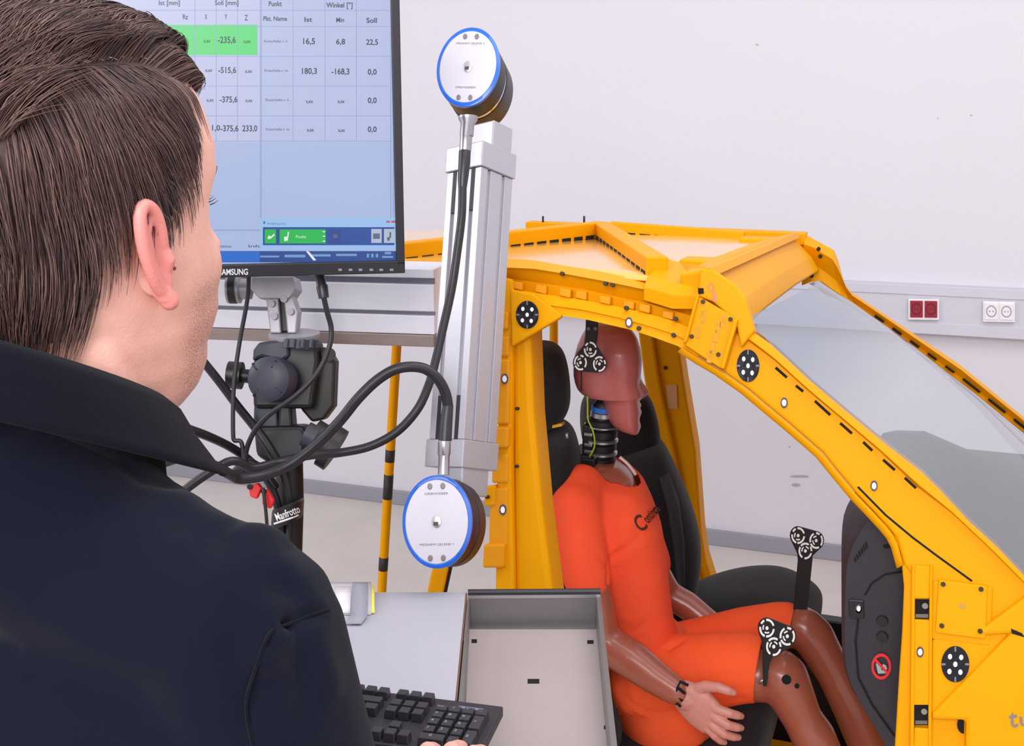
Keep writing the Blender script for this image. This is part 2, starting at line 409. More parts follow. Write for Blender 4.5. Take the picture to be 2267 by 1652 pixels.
# --- roof rail, near side: stepped sheet metal
L1 = [(860, 573), (1000, 571), (1110, 572), (1181, 576), (1236, 586), (1318, 599), (1400, 616), (1440, 628), (1560, 662)]
L2 = [(860, 592), (1000, 592), (1110, 592), (1181, 595), (1249, 606), (1345, 624), (1421, 640), (1490, 655), (1556, 676)]
L3 = [(860, 606), (1000, 606), (1134, 618), (1208, 628), (1290, 640), (1372, 658), (1430, 670), (1493, 688), (1550, 706)]
L4 = [(860, 620), (1000, 620), (1134, 640), (1208, 652), (1290, 664), (1372, 680), (1430, 693), (1493, 711), (1545, 735)]
L5 = [(860, 632), (1000, 632), (1134, 664), (1208, 675), (1290, 686), (1372, 704), (1430, 720), (1493, 740), (1540, 764)]
L6 = [(860, 640), (1000, 640), (1134, 684), (1233, 698), (1296, 707), (1400, 731), (1450, 748), (1500, 766), (1545, 790)]
bm = NB(); R = [resample(l, 40) for l in (L1, L2, L3, L4, L5, L6)]
strip(bm, [[side(*p, f) for p in R[i]] for i, f in ((0, 0.050), (1, 0.0), (1, 0.012), (2, 0.026), (2, 0.016), (3, 0.020), (3, 0.008), (4, 0.0), (4, 0.004), (5, 0.0), (5, 0.06))])
rr = obj('roof_rail', bm, m_yel, car); so = rr.modifiers.new('s', 'SOLIDIFY'); so.thickness = 0.004
bm = NB()                                            # weld tabs in the gutter
for k, t in enumerate([0.30, .36, .43, .50, .57, .64, .70, .77, .84, .91]):
    i = int(t*39); x, y = R[2][i]; x2, y2 = R[3][i]
    bm = NB(); plate(bm, [(x-14, y+2), (x+10, y+6), (x2+10, y2+2), (x2-14, y2-4)], side, 0.004 + 0.004*(k % 2), 0.014)
    obj('gutter_tab', bm, m_yel2, rr, bevel=0.002)
bolts(rr, [(1244, 606), (1340, 628), (1355, 631), (1386, 682), (1495, 706), (1414, 727), (1491, 742)], 0.0036, off=-0.002)
# --- middle (B) pillar, near side
bp = car_part('middle_pillar', [([(1132, 640), (1170, 640), (1174, 754), (1180, 912), (1199, 1126), (1212, 1230), (1236, 1420), (1260, 1700), (1160, 1700), (1138, 1290), (1134, 900)], 0.012, 0.07)], bevel=0.01, seg=3)
car_part('pillar_face', [([(1106, 612), (1136, 618), (1134, 760), (1130, 1000), (1136, 1300), (1146, 1700), (1098, 1700), (1096, 1290), (1100, 1000), (1104, 760)], 0.0, 0.05)], bevel=0.005, seg=3)
bm = NB()
for y0, y1, x0, x1, o_ in [(690, 730, 1098, 1126, -.006), (744, 790, 1098, 1128, -.004), (945, 992, 1086, 1126, -.010), (1005, 1070, 1090, 1126, -.004), (1080, 1210, 1084, 1124, -.004), (1205, 1258, 1070, 1116, -.012), (795, 940, 1100, 1128, -.006)]:
    plate(bm, [(x0, y0), (x1, y0), (x1-2, y1), (x0-3, y1)], side, o_, 0.03)
obj('hinge_tab', bm, m_yel2, bp, bevel=0.004)
car_part('gusset_plate', [([(1130, 640), (1180, 650), (1244, 696), (1240, 704), (1132, 768)], -0.006, 0.012)], bevel=0.003)
bm = NB(); plate(bm, [(1088, 1000), (1099, 1000), (1099, 1016), (1088, 1016)], side, -0.0107, 0.002); obj('slot_hole', bm, m_hole, bp)
bolts(bp, [(1078, 1101), (1144, 905), (1143, 1033)], 0.003, off=-0.014)
bm = NB(); plate(bm, [(1070, 1078), (1096, 1074), (1094, 1120), (1072, 1122)], side, -0.008, 0.02); obj('hinge_tab', bm, m_yel, bp, bevel=0.003)

# --- node where the rail, screen header and pillar meet
top = lambda x, y, off=0.0: onZ(x, y, 1.474 + off)
bm = NB(); prism(bm, [onY(*q) for q in ((1425, 634, 1.69), (1433, 612, 1.74), (1474, 571, 1.86), (1507, 582, 1.86), (1563, 589, 1.75), (1556, 640, 1.70), (1548, 654, 1.684), (1489, 654, 1.684))], (0, 0, -0.022))
nd = obj('corner_plate', bm, m_yel, car, bevel=0.002)
car_part('corner_bracket', [([(1550, 594), (1578, 597), (1629, 632), (1649, 658), (1669, 734), (1640, 770), (1629, 712), (1578, 668), (1545, 656)], -0.014, 0.03)], bevel=0.003)
np_ = car_part('node_plate', [([(1545, 655), (1634, 706), (1598, 818), (1512, 762)], -0.014, 0.04)], bevel=0.002)
for q_ in ([(1541, 652), (1548, 652), (1520, 756), (1511, 762)], [(1624, 706), (1634, 706), (1602, 818), (1594, 814)]):
    bm = NB(); plate(bm, q_, side, -0.022, 0.02); obj('plate_rib', bm, m_yel, np_, bevel=0.002)
bolts(np_, [(1556, 668), (1617, 707), (1531, 745), (1590, 785)], 0.0034, off=-0.016)
bm = NB()
for x, y in [(1546, 735), (1558, 702), (1590, 725), (1585, 745), (1578, 770), (1571, 790), (1600, 712)]:
    faces_of(bm, [side(x + a, y + b, -0.0146) for a, b in ((-5, -14), (6, -13), (4, 14), (-7, 12))], [(0, 1, 2, 3)])
obj('faded_smudge', bm, mat('smudge_green', (208, 146, 26), 0.8, var=0.3, scale=150), np_)
bm = NB(); 
for t in range(14):
    a, b = 2*PI*t/14, 2*PI*(t+1)/14
    faces_of(bm, [side(1574+8*math.cos(a), 636+9*math.sin(a), -.0146), side(1574+8*math.cos(b), 636+9*math.sin(b), -.0146), side(1574+5*math.cos(b), 636+6*math.sin(b), -.0146), side(1574+5*math.cos(a), 636+6*math.sin(a), -.0146)], [(0, 1, 2, 3)])
faces_of(bm, [side(x, y, -.0146) for x, y in ((1577, 644), (1584, 646), (1587, 668), (1578, 668))], [(0, 1, 2, 3)])
obj('faded_number', bm, mat('faded_pink', (206, 124, 96), 0.7, var=0.2, scale=200), bpy.data.objects['corner_bracket'])
bm = NB(); plate(bm, [(1545, 638), (1557, 638), (1558, 650), (1546, 651)], side, -0.016, 0.004); obj('slot_hole', bm, m_hole, nd)

# --- windscreen header: a folded box beam across the roof front
bm = NB()
def hsec(y, dz): return [V((-0.372, y, 1.478+dz)), V((-0.338, y, 1.486+dz)), V((-0.318, y, 1.455+dz)), V((-0.312, y, 1.450+dz)), V((-0.290, y, 1.428+dz)), V((-0.272, y, 1.396+dz)), V((-0.300, y, 1.378+dz)), V((-0.36, y, 1.42+dz))]
loft(bm, [hsec(1.715, 0), hsec(2.0, -0.004), hsec(2.4, -0.018), hsec(2.905, -0.044)], smooth=False)
obj('header_beam', bm, m_yel, car, bevel=0.004)
bm = NB(); loft(bm, [[V((x, y, z - (y-1.72)*.036)) for x, z in ((-0.335, 1.4885), (-0.325, 1.4885), (-0.318, 1.477), (-0.328, 1.477))] for y in (1.72, 2.83)], smooth=False); obj('header_lip', bm, m_yel, car)
# second cross bow with white-lit top
bm = NB(); loft(bm, [[V((x, y, z - (y-1.72)*.03)) for x, z in ((-0.455, 1.470), (-0.415, 1.470), (-0.405, 1.440), (-0.465, 1.440))] for y in (1.80, 2.62)], smooth=False); obj('cross_bow', bm, m_yel, car, bevel=0.004)
for y in (1.93, 2.55):
    bm = NB(); abox(bm, (-0.42, y, 1.43 - (y-1.72)*.03), (-0.345, y+0.06, 1.482 - (y-1.72)*.03)); obj('bow_bracket', bm, m_yel, car, bevel=0.004)

# --- roof skin, rail to rail with a slight crown
bm = NB(); rings = []
for i in range(13):
    t = i/12; y = 1.735 + t*(2.855-1.735); cz = 0.012*math.sin(PI*t) - 0.034*t
    rings.append([V((x, y, 1.468 + cz - (max(0, x+0.6)**2)*0.12 - (max(0, -1.0-x)**2)*0.1)) for x in [-1.5 + 1.16*k/14 for k in range(15)]])
strip(bm, rings, smooth=True); rf = obj('roof_skin', bm, mat('roof_yellow_glare', (236, 178, 84), 0.22, var=0.06, scale=4, coat=0.7), car)  # paler than the body yellow: roof glare put into the base colour
so = rf.modifiers.new('s', 'SOLIDIFY'); so.thickness = 0.003
# --- truss of slotted bars above the roof
def bar(name, a, b, wd, ht, slots, m=m_yel):
    a, b = V(a), V(b); d = (b-a).normalized(); s = d.cross(ZU).normalized()
    if s.dot(V((0, -1, 0))) < 0: s = -s              # s points at the viewer side
    up = s.cross(d); up = up if up.z > 0 else -up
    bm = NB(); c = (a+b)/2
    box(bm, c, d*((b-a).length/2), s*(wd/2), up*(ht/2)); o = obj(name, bm, m, car, bevel=0.003)
    n = slots
    for k in range(n):
        t = (k+0.5)/n; q = a + (b-a)*t + s*(wd/2) - up*(ht*0.34)
        bm = NB(); box(bm, q, d*((b-a).length/n*0.36), s*0.0008, up*(0.0042)); obj('slot_hole', bm, m_hole, o)
    return o
z0 = 1.478
A = onZ(1331, 508, z0); B = onZ(1455, 592, z0); Cc = onZ(880, 560, z0)
bar('roof_truss_bar', Cc, A, 0.03, 0.036, 15); bar('roof_truss_bar', A, B, 0.036, 0.034, 13)
Af = onZ(1350, 505, z0-.02); Bf = onZ(1648, 527, z0-.035)
bar('roof_truss_bar', Af, Bf, 0.03, 0.032, 9)
bar('far_roof_rail', far(1170, 502, 0.01), far(1785, 528, 0.01), 0.05, 0.03, 0)
for x, y in [(1202, 488), (1293, 488)]:
    bm = NB(); p = far(x, y+9, 0.0); cyl(bm, p, p + V((0, 0, 0.022)), 0.003, 8); obj('roof_stud', bm, m_bolt, car)

# --- far side: front pillar, middle pillar, sill
FO = [(1781, 518), (1850, 556), (1862, 600), (1872, 638), (1999, 723), (2126, 808), (2223, 888), (2320, 968)]
FI = [(1776, 632), (1801, 622), (1817, 650), (1859, 664), (1957, 727), (2041, 791), (2168, 888), (2320, 1005)]
a, b = resample(FO, 30), resample(FI, 30)
bm = NB(); strip(bm, [[far(*p, 0.02) for p in a], [far(p[0]*.8+q[0]*.2, p[1]*.8+q[1]*.2, -0.03) for p, q in zip(a, b)], [far(p[0]*.45+q[0]*.55, p[1]*.45+q[1]*.55, -0.01) for p, q in zip(a, b)], [far(*q, -0.03) for q in b], [far(*q, 0.03) for q in b]])
fp = obj('far_front_pillar', bm, m_yel, car); so = fp.modifiers.new('s', 'SOLIDIFY'); so.thickness = 0.006
m2 = [((p[0]*.45+q[0]*.55), (p[1]*.45+q[1]*.55)) for p, q in zip(a, b)]
holes_row(fp, 'slot_hole', [(m2[i], m2[i+1]) for i in (9, 11, 13, 15, 17, 19, 20, 22, 23, 25, 26)], 5, far, -0.022)
bolts(fp, [(1812, 552), (1816, 568), (1797, 611)], 0.005, fn=far, off=-0.03)
car_part('far_middle_pillar', [([(1408, 700), (1498, 735), (1515, 850), (1540, 1000), (1553, 1180), (1562, 1240), (1590, 1330), (1640, 1480), (1500, 1480), (1490, 1300), (1470, 1100), (1440, 940), (1424, 830)], -0.03, 0.06),
                                ([(1408, 700), (1440, 715), (1460, 850), (1500, 1040), (1540, 1250), (1600, 1480), (1540, 1480), (1490, 1240), (1452, 1000), (1424, 830)], -0.045, 0.03)], fn=far, bevel=0.006)
fm = bpy.data.objects['far_middle_pillar']
bolts(fm, [(1473, 815)], 0.005, fn=far, off=-0.034)
bm = NB(); plate(bm, [(1474, 852), (1498, 852), (1500, 905), (1478, 905)], far, -0.033, 0.004); obj('pillar_cover', bm, mat('peach_cap', (214, 160, 110), 0.6), fm)
def ybar(name, x0, x1, y0, y1, z0_, z1, m=m_yel, bevel=0.006):
    bm = NB(); abox(bm, (x0, y0, z0_), (x1, y1, z1)); return obj(name, bm, m, car, bevel=bevel)
ybar('sill', -0.62, 1.05, 1.50, 1.60, 0.22, 0.36); ybar('sill', -0.80, 1.05, 2.98, 3.08, 0.22, 0.36)
ybar('floor_pan', -0.72, 1.05, 1.55, 3.03, 0.20, 0.235, m_yel2)
ybar('bulkhead', 0.60, 0.64, 1.60, 2.98, 0.22, 0.9, m_yel)
for x in (-0.55, 0.9):
    for y in (1.62, 2.95): ybar('stand_leg', x-.04, x+.04, y-.04, y+.04, 0.0, 0.22, m_bolt)
ybar('seat_crossmember', -0.30, -0.20, 1.60, 2.98, 0.235, 0.31); ybar('tunnel', -0.6, 0.6, 2.22, 2.36, 0.235, 0.36)
# far struts behind the cabin and rear supports with black tape bands
def strut(name, pts, r, m=m_yel):
    bm = NB(); tube(bm, pts, r, 16); return obj(name, bm, m, car, smooth='auto')
pt = onY(886, 640, 2.6); pb = onY(845, 1312, 2.6); dn = (pb-pt); k = (0.0 - pt.z)/dn.z; pe = pt + dn*k
sp = strut('support_pole', [pt, pe], 0.0125)
def along(py):
    q = onY(878 + (py-770)*(845-878)/540.0, py, 2.6); return pt + dn*((q.z-pt.z)/dn.z)
m_tape = mat('black_tape', (44, 38, 40), 0.6)
for y0, y1 in [(995, 1022), (1050, 1104), (1233, 1262)]:
    bm = NB(); cyl(bm, along(y0), along(y1), 0.0130, 16); obj('tape_band', bm, m_tape, sp)
strut('support_pole', [onY(1226, 640, 2.95), onY(1226, 1700, 2.95)], 0.012)
bm = NB(); q0, q1 = P(985, 1215, 1.95), P(950, 1380, 1.95); box(bm, (q0+q1)/2, (q1-q0)*.5, cR*.014, cF*.02); obj('rear_brace', bm, m_yel, car, bevel=0.003)
bm = NB(); q0, q1 = P(1004, 1215, 1.97), P(968, 1380, 1.97); box(bm, (q0+q1)/2, (q1-q0)*.5, cR*.005, cF*.02); obj('rear_brace', bm, m_tape, car)

# --- windscreen glass
m_glass = bpy.data.materials.new('windscreen_glass'); m_glass.use_nodes = True; nt = m_glass.node_tree; nt.nodes.clear()
out = nt.nodes.new('ShaderNodeOutputMaterial'); tr = nt.nodes.new('ShaderNodeBsdfTransparent'); gl = nt.nodes.new('ShaderNodeBsdfGlossy'); mx = nt.nodes.new('ShaderNodeMixShader')
fr = nt.nodes.new('ShaderNodeFresnel'); fr.inputs[0].default_value = 2.0; gl.inputs['Roughness'].default_value = 0.02
tcn = nt.nodes.new('ShaderNodeTexCoord'); sp_ = nt.nodes.new('ShaderNodeSeparateXYZ'); rmp = nt.nodes.new('ShaderNodeValToRGB')
rmp.color_ramp.elements[0].position = 0.0; rmp.color_ramp.elements[0].color = (*s2l((232, 240, 242)), 1)
rmp.color_ramp.elements[1].position = 1.0; rmp.color_ramp.elements[1].color = (*s2l((168, 186, 206)), 1)
mr = nt.nodes.new('ShaderNodeMapRange'); mr.inputs[1].default_value = 1.27; mr.inputs[2].default_value = 1.36
nt.links.new(tcn.outputs['Object'], sp_.inputs[0]); nt.links.new(sp_.outputs[2], mr.inputs[0]); nt.links.new(mr.outputs[0], rmp.inputs[0]); nt.links.new(rmp.outputs[0], tr.inputs[0])
df = nt.nodes.new('ShaderNodeBsdfDiffuse'); df.inputs[0].default_value = (*s2l((226, 230, 236)), 1); mx2 = nt.nodes.new('ShaderNodeMixShader'); mx2.inputs[0].default_value = 0.16  # white diffuse veil stands in for room light reflected by the glass
nt.links.new(fr.outputs[0], mx.inputs[0]); nt.links.new(tr.outputs[0], mx2.inputs[1]); nt.links.new(df.outputs[0], mx2.inputs[2]); nt.links.new(mx2.outputs[0], mx.inputs[1]); nt.links.new(gl.outputs[0], mx.inputs[2]); nt.links.new(mx.outputs[0], out.inputs[0])
near_e = resample([(1662, 700)] + A_OUT[1:], 16); far_e = resample([(1790, 628)] + FI[3:], 16)
bm = NB(); rows = []
for i in range(16):
    a, b = side(*near_e[i], 0.02), far(*far_e[i], -0.02); row = []
    for k in range(13):
        t = k/12; row.append(a.lerp(b, t) + V((0.10, 0, 0.05))*math.sin(PI*t)*0.6)
    rows.append(row)
strip(bm, rows, smooth=True); obj('windscreen', bm, m_glass, car, label='clear windscreen with a blue tinted top band')

# --- dashboard seen from its near end
DL = [(1930, 1137), (1907, 1167), (1888, 1205), (1877, 1240), (1873, 1300), (1872, 1400), (1874, 1467), (1890, 1518), (1923, 1574), (1968, 1650), (2000, 1720)]
yd = y_fn(1.70); prof = [yd(*p) for p in resample(DL, 24)]
x_back = 0.36
bm = NB()
zb_, zt2 = prof[-1].z, prof[0].z
def dsec(y, sh, grow):
    dr = lerp_table([(1.68, 0), (2.0, .045), (2.3, .085), (2.55, .095), (2.7, .11), (2.88, .17)], y)
    front = [V((p.x + sh, y, p.z - dr*max(0, (p.z-zb_)/(zt2-zb_)))) for p in prof]
    return front + [V((x_back*.5, y, prof[-1].z)), V((x_back, y, 0.66)), V((x_back+.1, y, 0.90)), V((0.30, y, 0.93)), V((0.10, y, 1.10-dr)), V((0.0, y, zt2-dr+.004))]
ys = [(1.685, 0.0, 0), (1.70, -0.006, 0.0), (2.0, -0.03, 0.01), (2.3, -0.02, 0.01), (2.55, -0.02, 0.015), (2.85, 0.0, 0), (2.88, .02, -.01)]
loft(bm, [dsec(*q) for q in ys], smooth=True)
da = obj('dashboard', bm, m_dash, car, smooth='auto', angle=0.9)
ydash = lambda x, y, off=0.0: onY(x, y, 1.684 + off)
bm = NB()
for k in range(6): plate(bm, [(1893+k*5, 1246-k*6), (1896+k*5, 1242-k*6), (1893+k*5, 1218-k*7+16), (1890+k*5, 1222-k*7+16)], ydash, -.001, .001, (0, 1, 0))
obj('air_vent', bm, m_hole, da)
bm = NB(); plate(bm, [(1954, 1208), (1986, 1202), (1988, 1211), (1958, 1215)], ydash, -.001, .001, (0, 1, 0)); obj('slot_hole', bm, m_hole, da)
bm = NB(); tube(bm, [ydash(x, y, -.001) for x, y in ((1915, 1318), (1930, 1292), (1960, 1272), (1998, 1266))], 0.0012, 6); tube(bm, [ydash(x, y, -.001) for x, y in ((1900, 1372), (1894, 1420), (1900, 1500), (1930, 1560), (1980, 1630))], 0.0016, 6)
obj('panel_seam', bm, m_hole, da)
bm = NB(); 
for cy, m_ in ((1377, 0), (1412, 0)): lathe(bm, ydash(1953, cy, -.003), (0, 1, 0), [(0, .0078), (.003, .0088), (.006, .0088)], 20)
obj('airbag_switch', bm, m_black, da)
bm = NB(); plate(bm, [(1878, 1328), (1912, 1330), (1914, 1370), (1886, 1372), (1880, 1366)], ydash, -.002, .003, (0, 1, 0)); obj('end_bracket', bm, m_black, da, bevel=.002)
# warning sticker: struck-out child seat
st = NB(); m_red = mat('sign_red', (226, 34, 44), 0.5, var=0.0); m_signw = mat('sign_grey_green', (150, 176, 172), 0.5)
for t in range(28):
    a, b = 2*PI*t/28, 2*PI*(t+1)/28; q = lambda an, f: ydash(1951 + 22*f*math.cos(an), 1476 + 29*f*math.sin(an), -.0022)
    faces_of(st, [q(a, 1), q(b, 1), q(b, .76), q(a, .76)], [(0, 1, 2, 3)], 0)
faces_of(st, [ydash(x, y, -.0023) for x, y in ((1934, 1461), (1938, 1457), (1969, 1491), (1965, 1495))], [(0, 1, 2, 3)], 0)
for poly in [((1939, 1470), (1945, 1466), (1952, 1484), (1962, 1486), (1962, 1491), (1944, 1492)), ((1955, 1470), (1962, 1474), (1964, 1482), (1958, 1484), (1953, 1476))]:
    faces_of(st, [ydash(x, y, -.0021) for x, y in poly], [tuple(range(len(poly)))], 1)
obj('warning_sticker', st, [m_red, m_signw], da, label='round red and white prohibition sticker')

# --- measuring targets and white dots stuck on the body
def target(cx, cy, rx, ry, fn, off):
    bm = NB()
    bv = disc_px(cx, cy, rx, ry, fn, off, 32); faces_of(bm, bv, [tuple(range(32))], 0)
    prism(bm, bv, N_SIDE*0.0015, 0)
    for ux, uy in ((0, 0), (-.38, -.42), (.42, -.38), (-.42, .40), (.36, .44)):
        faces_of(bm, disc_px(cx + ux*rx, cy + uy*ry, rx*.155, ry*.155, fn, off-.0006, 10), [tuple(range(10))], 1)
    for ux, uy, hx, hy in ((0, -.84, .06, .14), (0, .84, .06, .14), (-.84, 0, .14, .06), (.84, 0, .14, .06)):
        c = (cx + ux*rx, cy + uy*ry); faces_of(bm, [fn(c[0]+i*hx*rx, c[1]+j*hy*ry, off-.0006) for i, j in ((-1, -1), (1, -1), (1, 1), (-1, 1))], [(0, 1, 2, 3)], 2)
    return obj('coded_target', bm, [m_target, m_dot, m_tick], car, label='round black target with five white dots')
target(1167, 697, 25, 31, side, -.0082); target(1656, 810, 25, 36, side, -.0022); target(2115, 1471, 31, 40, side, -.0062)
def dot(cx, cy, rx, ry, fn, off, par):
    bm = NB(); faces_of(bm, disc_px(cx, cy, rx, ry, fn, off, 16), [tuple(range(16))], 0); faces_of(bm, disc_px(cx, cy, rx*.62, ry*.62, fn, off-.0006, 16), [tuple(range(16))], 1)
    prism(bm, disc_px(cx, cy, rx, ry, fn, off, 16), N_SIDE*0.001, 0)
    return obj('marker_dot', bm, [m_dotring, m_dot], par, label='small white marker dot')
for x, y, o_ in ((1392, 714, -.003), (1117, 839, -.009), (1113, 1129, -.006), (1736, 892, -.002), (1935, 1076, -.002), (2037, 1444, -.008)): dot(x, y, 8, 12, side, o_, car)
dot(1901, 1348, 7, 10, lambda x, y, off=0.0: onY(x, y, 1.681 + off), 0.0, da)
# ================================================================== seats
m_seat = mat('seat_fabric', (23, 20, 25), 0.9, var=0.12, scale=60, bump=0.3, bscale=500, sheen=0.1)
m_seat2 = mat('seat_fabric_panel', (42, 40, 45), 0.9, var=0.12, scale=60, bump=0.3, bscale=500)
m_steel = mat('brushed_steel', (176, 172, 178), 0.32, metal=0.9)
def loft_obj(name, rings, m, parent, **k):
    bm = NB(); loft(bm, rings); o = obj(name, bm, m, parent, smooth=True); sb = o.modifiers.new('s', 'SUBSURF'); sb.levels = 1; sb.render_levels = 2; return o
def rseg(fn, levels, b, e=2.6, n=32, off=0.0):
    out = []
    for lv in levels:
        l, r, bb = lv[0], lv[1], (lv[2] if len(lv) > 2 else b)
        out.append(px_ring(l, r, fn, bb, n, e, off))
    return out
f = y_fn(2.06)
seat = loft_obj('car_seat', [sring(onY(x, y, 2.06), ax, ZU*hz, 32, 3.0) for x, y, ax, hz in ((1300, 1640, V((0, .20, 0)), .05), (1340, 1640, V((0, .235, 0)), .075), (1450, 1650, V((0, .245, 0)), .085), (1560, 1650, V((0, .245, 0)), .085), (1640, 1640, V((0, .235, 0)), .075), (1690, 1620, V((0, .21, 0)), .06), (1712, 1620, V((0, .17, 0)), .03))], m_seat, car); seat['label'] = 'black front seat under the dummy'
loft_obj('headrest', rseg(f, [((1160, 764), (1215, 757), .04), ((1120, 775), (1243, 768), .08), ((1105, 800), (1256, 795), .10), ((1102, 850), (1263, 845), .105), ((1106, 890), (1264, 890), .10), ((1112, 925), (1250, 920), .095), ((1130, 945), (1225, 940), .06), ((1160, 952), (1195, 950), .03)], .1), m_seat, seat)
loft_obj('backrest', rseg(f, [((1150, 962), (1250, 944), .09), ((1120, 985), (1272, 952), .15), ((1108, 1020), (1285, 985), .19), ((1115, 1100), (1288, 1060), .21), ((1130, 1200), (1296, 1180), .225), ((1150, 1300), (1318, 1290), .23), ((1180, 1420), (1346, 1410), .23), ((1215, 1540), (1372, 1530), .22), ((1235, 1620), (1380, 1620), .2)], .2), m_seat, seat)
bm = NB()
for dx in (-.05, .05): cyl(bm, onY(1195, 945, 2.06+dx), onY(1192, 975, 2.06+dx), .006, 10)
obj('headrest_post', bm, m_steel, seat)
bm = NB(); q = onY(1236, 941, 1.99); box(bm, q, (0.010, 0, .003), (0, .008, 0), (0, 0, .003)); obj('seat_tag', bm, mat('yellow_tag', (226, 170, 30), .6), seat, bevel=.001)
bm = NB(); abox(bm, (-0.72, 1.88, .235), (-.12, 1.93, .33)); abox(bm, (-0.72, 2.19, .235), (-.12, 2.24, .33)); obj('seat_rail', bm, m_black, seat, bevel=.004)
f = y_fn(2.6)
seat2 = loft_obj('car_seat', [sring(onY(x, y, 2.6), ax, ZU*hz, 32, 2.8) for x, y, ax, hz in ((1440, 1400, V((0, .17, 0)), .04), (1480, 1395, V((0, .19, 0)), .07), (1560, 1372, V((0, .2, 0)), .085), (1640, 1360, V((0, .2, 0)), .09), (1710, 1358, V((0, .2, 0)), .085), (1760, 1366, V((0, .19, 0)), .065), (1800, 1376, V((0, .17, 0)), .045), (1812, 1384, V((0, .14, 0)), .02))], m_seat, car); seat2['label'] = 'empty black front seat behind the dummy'
loft_obj('headrest', rseg(f, [((1310, 868), (1410, 862), .05), ((1290, 882), (1436, 870), .085), ((1283, 910), (1450, 900), .095), ((1284, 960), (1462, 955), .09), ((1296, 1000), (1462, 1000), .08), ((1320, 1018), (1430, 1018), .04)], .1), m_seat, seat2)
loft_obj('backrest', rseg(f, [((1330, 1000), (1420, 975), .08), ((1310, 1020), (1462, 960), .15), ((1300, 1060), (1490, 1015), .18), ((1310, 1120), (1520, 1080), .19), ((1330, 1180), (1543, 1150), .19), ((1350, 1240), (1548, 1210), .19), ((1370, 1300), (1536, 1280), .19), ((1390, 1360), (1524, 1340), .18), ((1410, 1440), (1530, 1420), .16)], .2), m_seat, seat2)
bm = NB(); rings = rseg(f, [((1452, 1045), (1478, 1038), .10), ((1466, 1100), (1496, 1092), .12), ((1478, 1180), (1506, 1172), .12), ((1486, 1260), (1508, 1252), .11), ((1490, 1310), (1506, 1305), .1)], .1, off=-0.10)
loft(bm, rings); obj('backrest_panel', bm, m_seat2, seat2, smooth=True)
bm = NB(); abox(bm, (-0.55, 2.44, .235), (-.05, 2.48, .50)); abox(bm, (-0.55, 2.72, .235), (-.05, 2.76, .50)); obj('seat_rail', bm, m_black, seat2, bevel=.004)

# ================================================================== crash test dummy
m_vinyl = mat('dummy_vinyl', (162, 88, 68), 0.34, var=0.08, scale=10, coat=0.3, bump=0.05, bscale=200)
m_vhead = mat('dummy_head_vinyl', (178, 96, 92), 0.42, var=0.05, scale=10, coat=0.25)
m_hand = mat('dummy_hand_vinyl', (206, 138, 124), 0.45, var=0.08, scale=30, bump=0.1, bscale=150)
m_or = mat('orange_shirt', (255, 90, 54), 0.85, var=0.05, scale=14, bump=0.2, bscale=700, spec=0.2)
m_or2 = mat('orange_shorts', (255, 96, 50), 0.85, var=0.05, scale=14, bump=0.2, bscale=700, spec=0.2)
m_rub = mat('neck_rubber', (22, 20, 26), 0.5)
m_alu = mat('neck_aluminium', (190, 188, 192), 0.28, metal=0.85)
dum = empty('crash_test_dummy', onY(1440, 1600, 2.05), 'brown crash test dummy in orange shirt and shorts seated in the yellow car body', 'crash test dummy')
yN, yF, yM = 1.86, 2.27, 2.05
bm = NB()
def lims(pts): chain(bm, [onY(x, y, d) for x, y, d, r in pts], [r for *_, r in pts])
lims([(1280, 1120, 1.91, .034), (1296, 1240, 1.87, .034), (1322, 1345, 1.86, .032), (1328, 1400, 1.86, .034), (1348, 1428, 1.86, .036), (1400, 1462, 1.85, .036), (1450, 1500, 1.84, .031), (1500, 1533, 1.83, .0255)])
lims([(1395, 1130, 2.22, .036), (1440, 1250, 2.25, .034), (1478, 1316, 2.26, .032), (1520, 1340, 2.26, .031), (1570, 1380, 2.25, .028), (1640, 1430, 2.22, .024)])
lims([(1450, 1512, 1.98, .056), (1560, 1500, 1.965, .064), (1660, 1492, 1.96, .052), (1700, 1500, 1.96, .047)])
lims([(1728, 1498, 1.955, .050), (1738, 1512, 1.955, .047), (1776, 1590, 1.955, .037), (1800, 1630, 1.955, .041), (1836, 1720, 1.955, .041), (1880, 1830, 1.95, .034), (1915, 1920, 1.95, .026)])
lims([(1500, 1470, 2.14, .066), (1640, 1420, 2.15, .058), (1720, 1392, 2.16, .047)])
lims([(1776, 1390, 2.16, .044), (1800, 1410, 2.16, .043), (1846, 1490, 2.16, .036), (1886, 1570, 2.16, .038), (1930, 1680, 2.16, .036), (1990, 1810, 2.16, .028)])
for x, y, d in ((1915, 1920, 1.95), (1990, 1810, 2.16)):      # feet
    q = onY(x, y, d); chain(bm, [q, q + V((.03, 0, -.04)), q + V((.10, 0, -.05)), q + V((.16, 0, -.06))], [.027, .030, .026, .018])
tor = [((1262, 1010), (1368, 1030), .07), ((1254, 1050), (1400, 1070), .105), ((1246, 1120), (1430, 1140), .12), ((1254, 1220), (1448, 1240), .115), ((1270, 1340), (1466, 1340), .12), ((1340, 1470), (1490, 1420), .12), ((1400, 1550), (1530, 1490), .12)]
loft(bm, rseg(y_fn(yM), tor, .1, 2.2))
loft(bm, rseg(y_fn(yM), [((1300, 1012), (1372, 1026), .05), ((1290, 1026), (1400, 1048), .08), ((1272, 1052), (1412, 1078), .11)], .1, 2.2))
chain(bm, [onY(1420, 1530, 2.0), onY(1430, 1525, 2.12)], [.05, .05])
body = fuse(bm, 0.006, 5); ob = obj('body', body, m_vinyl, dum, smooth=True)
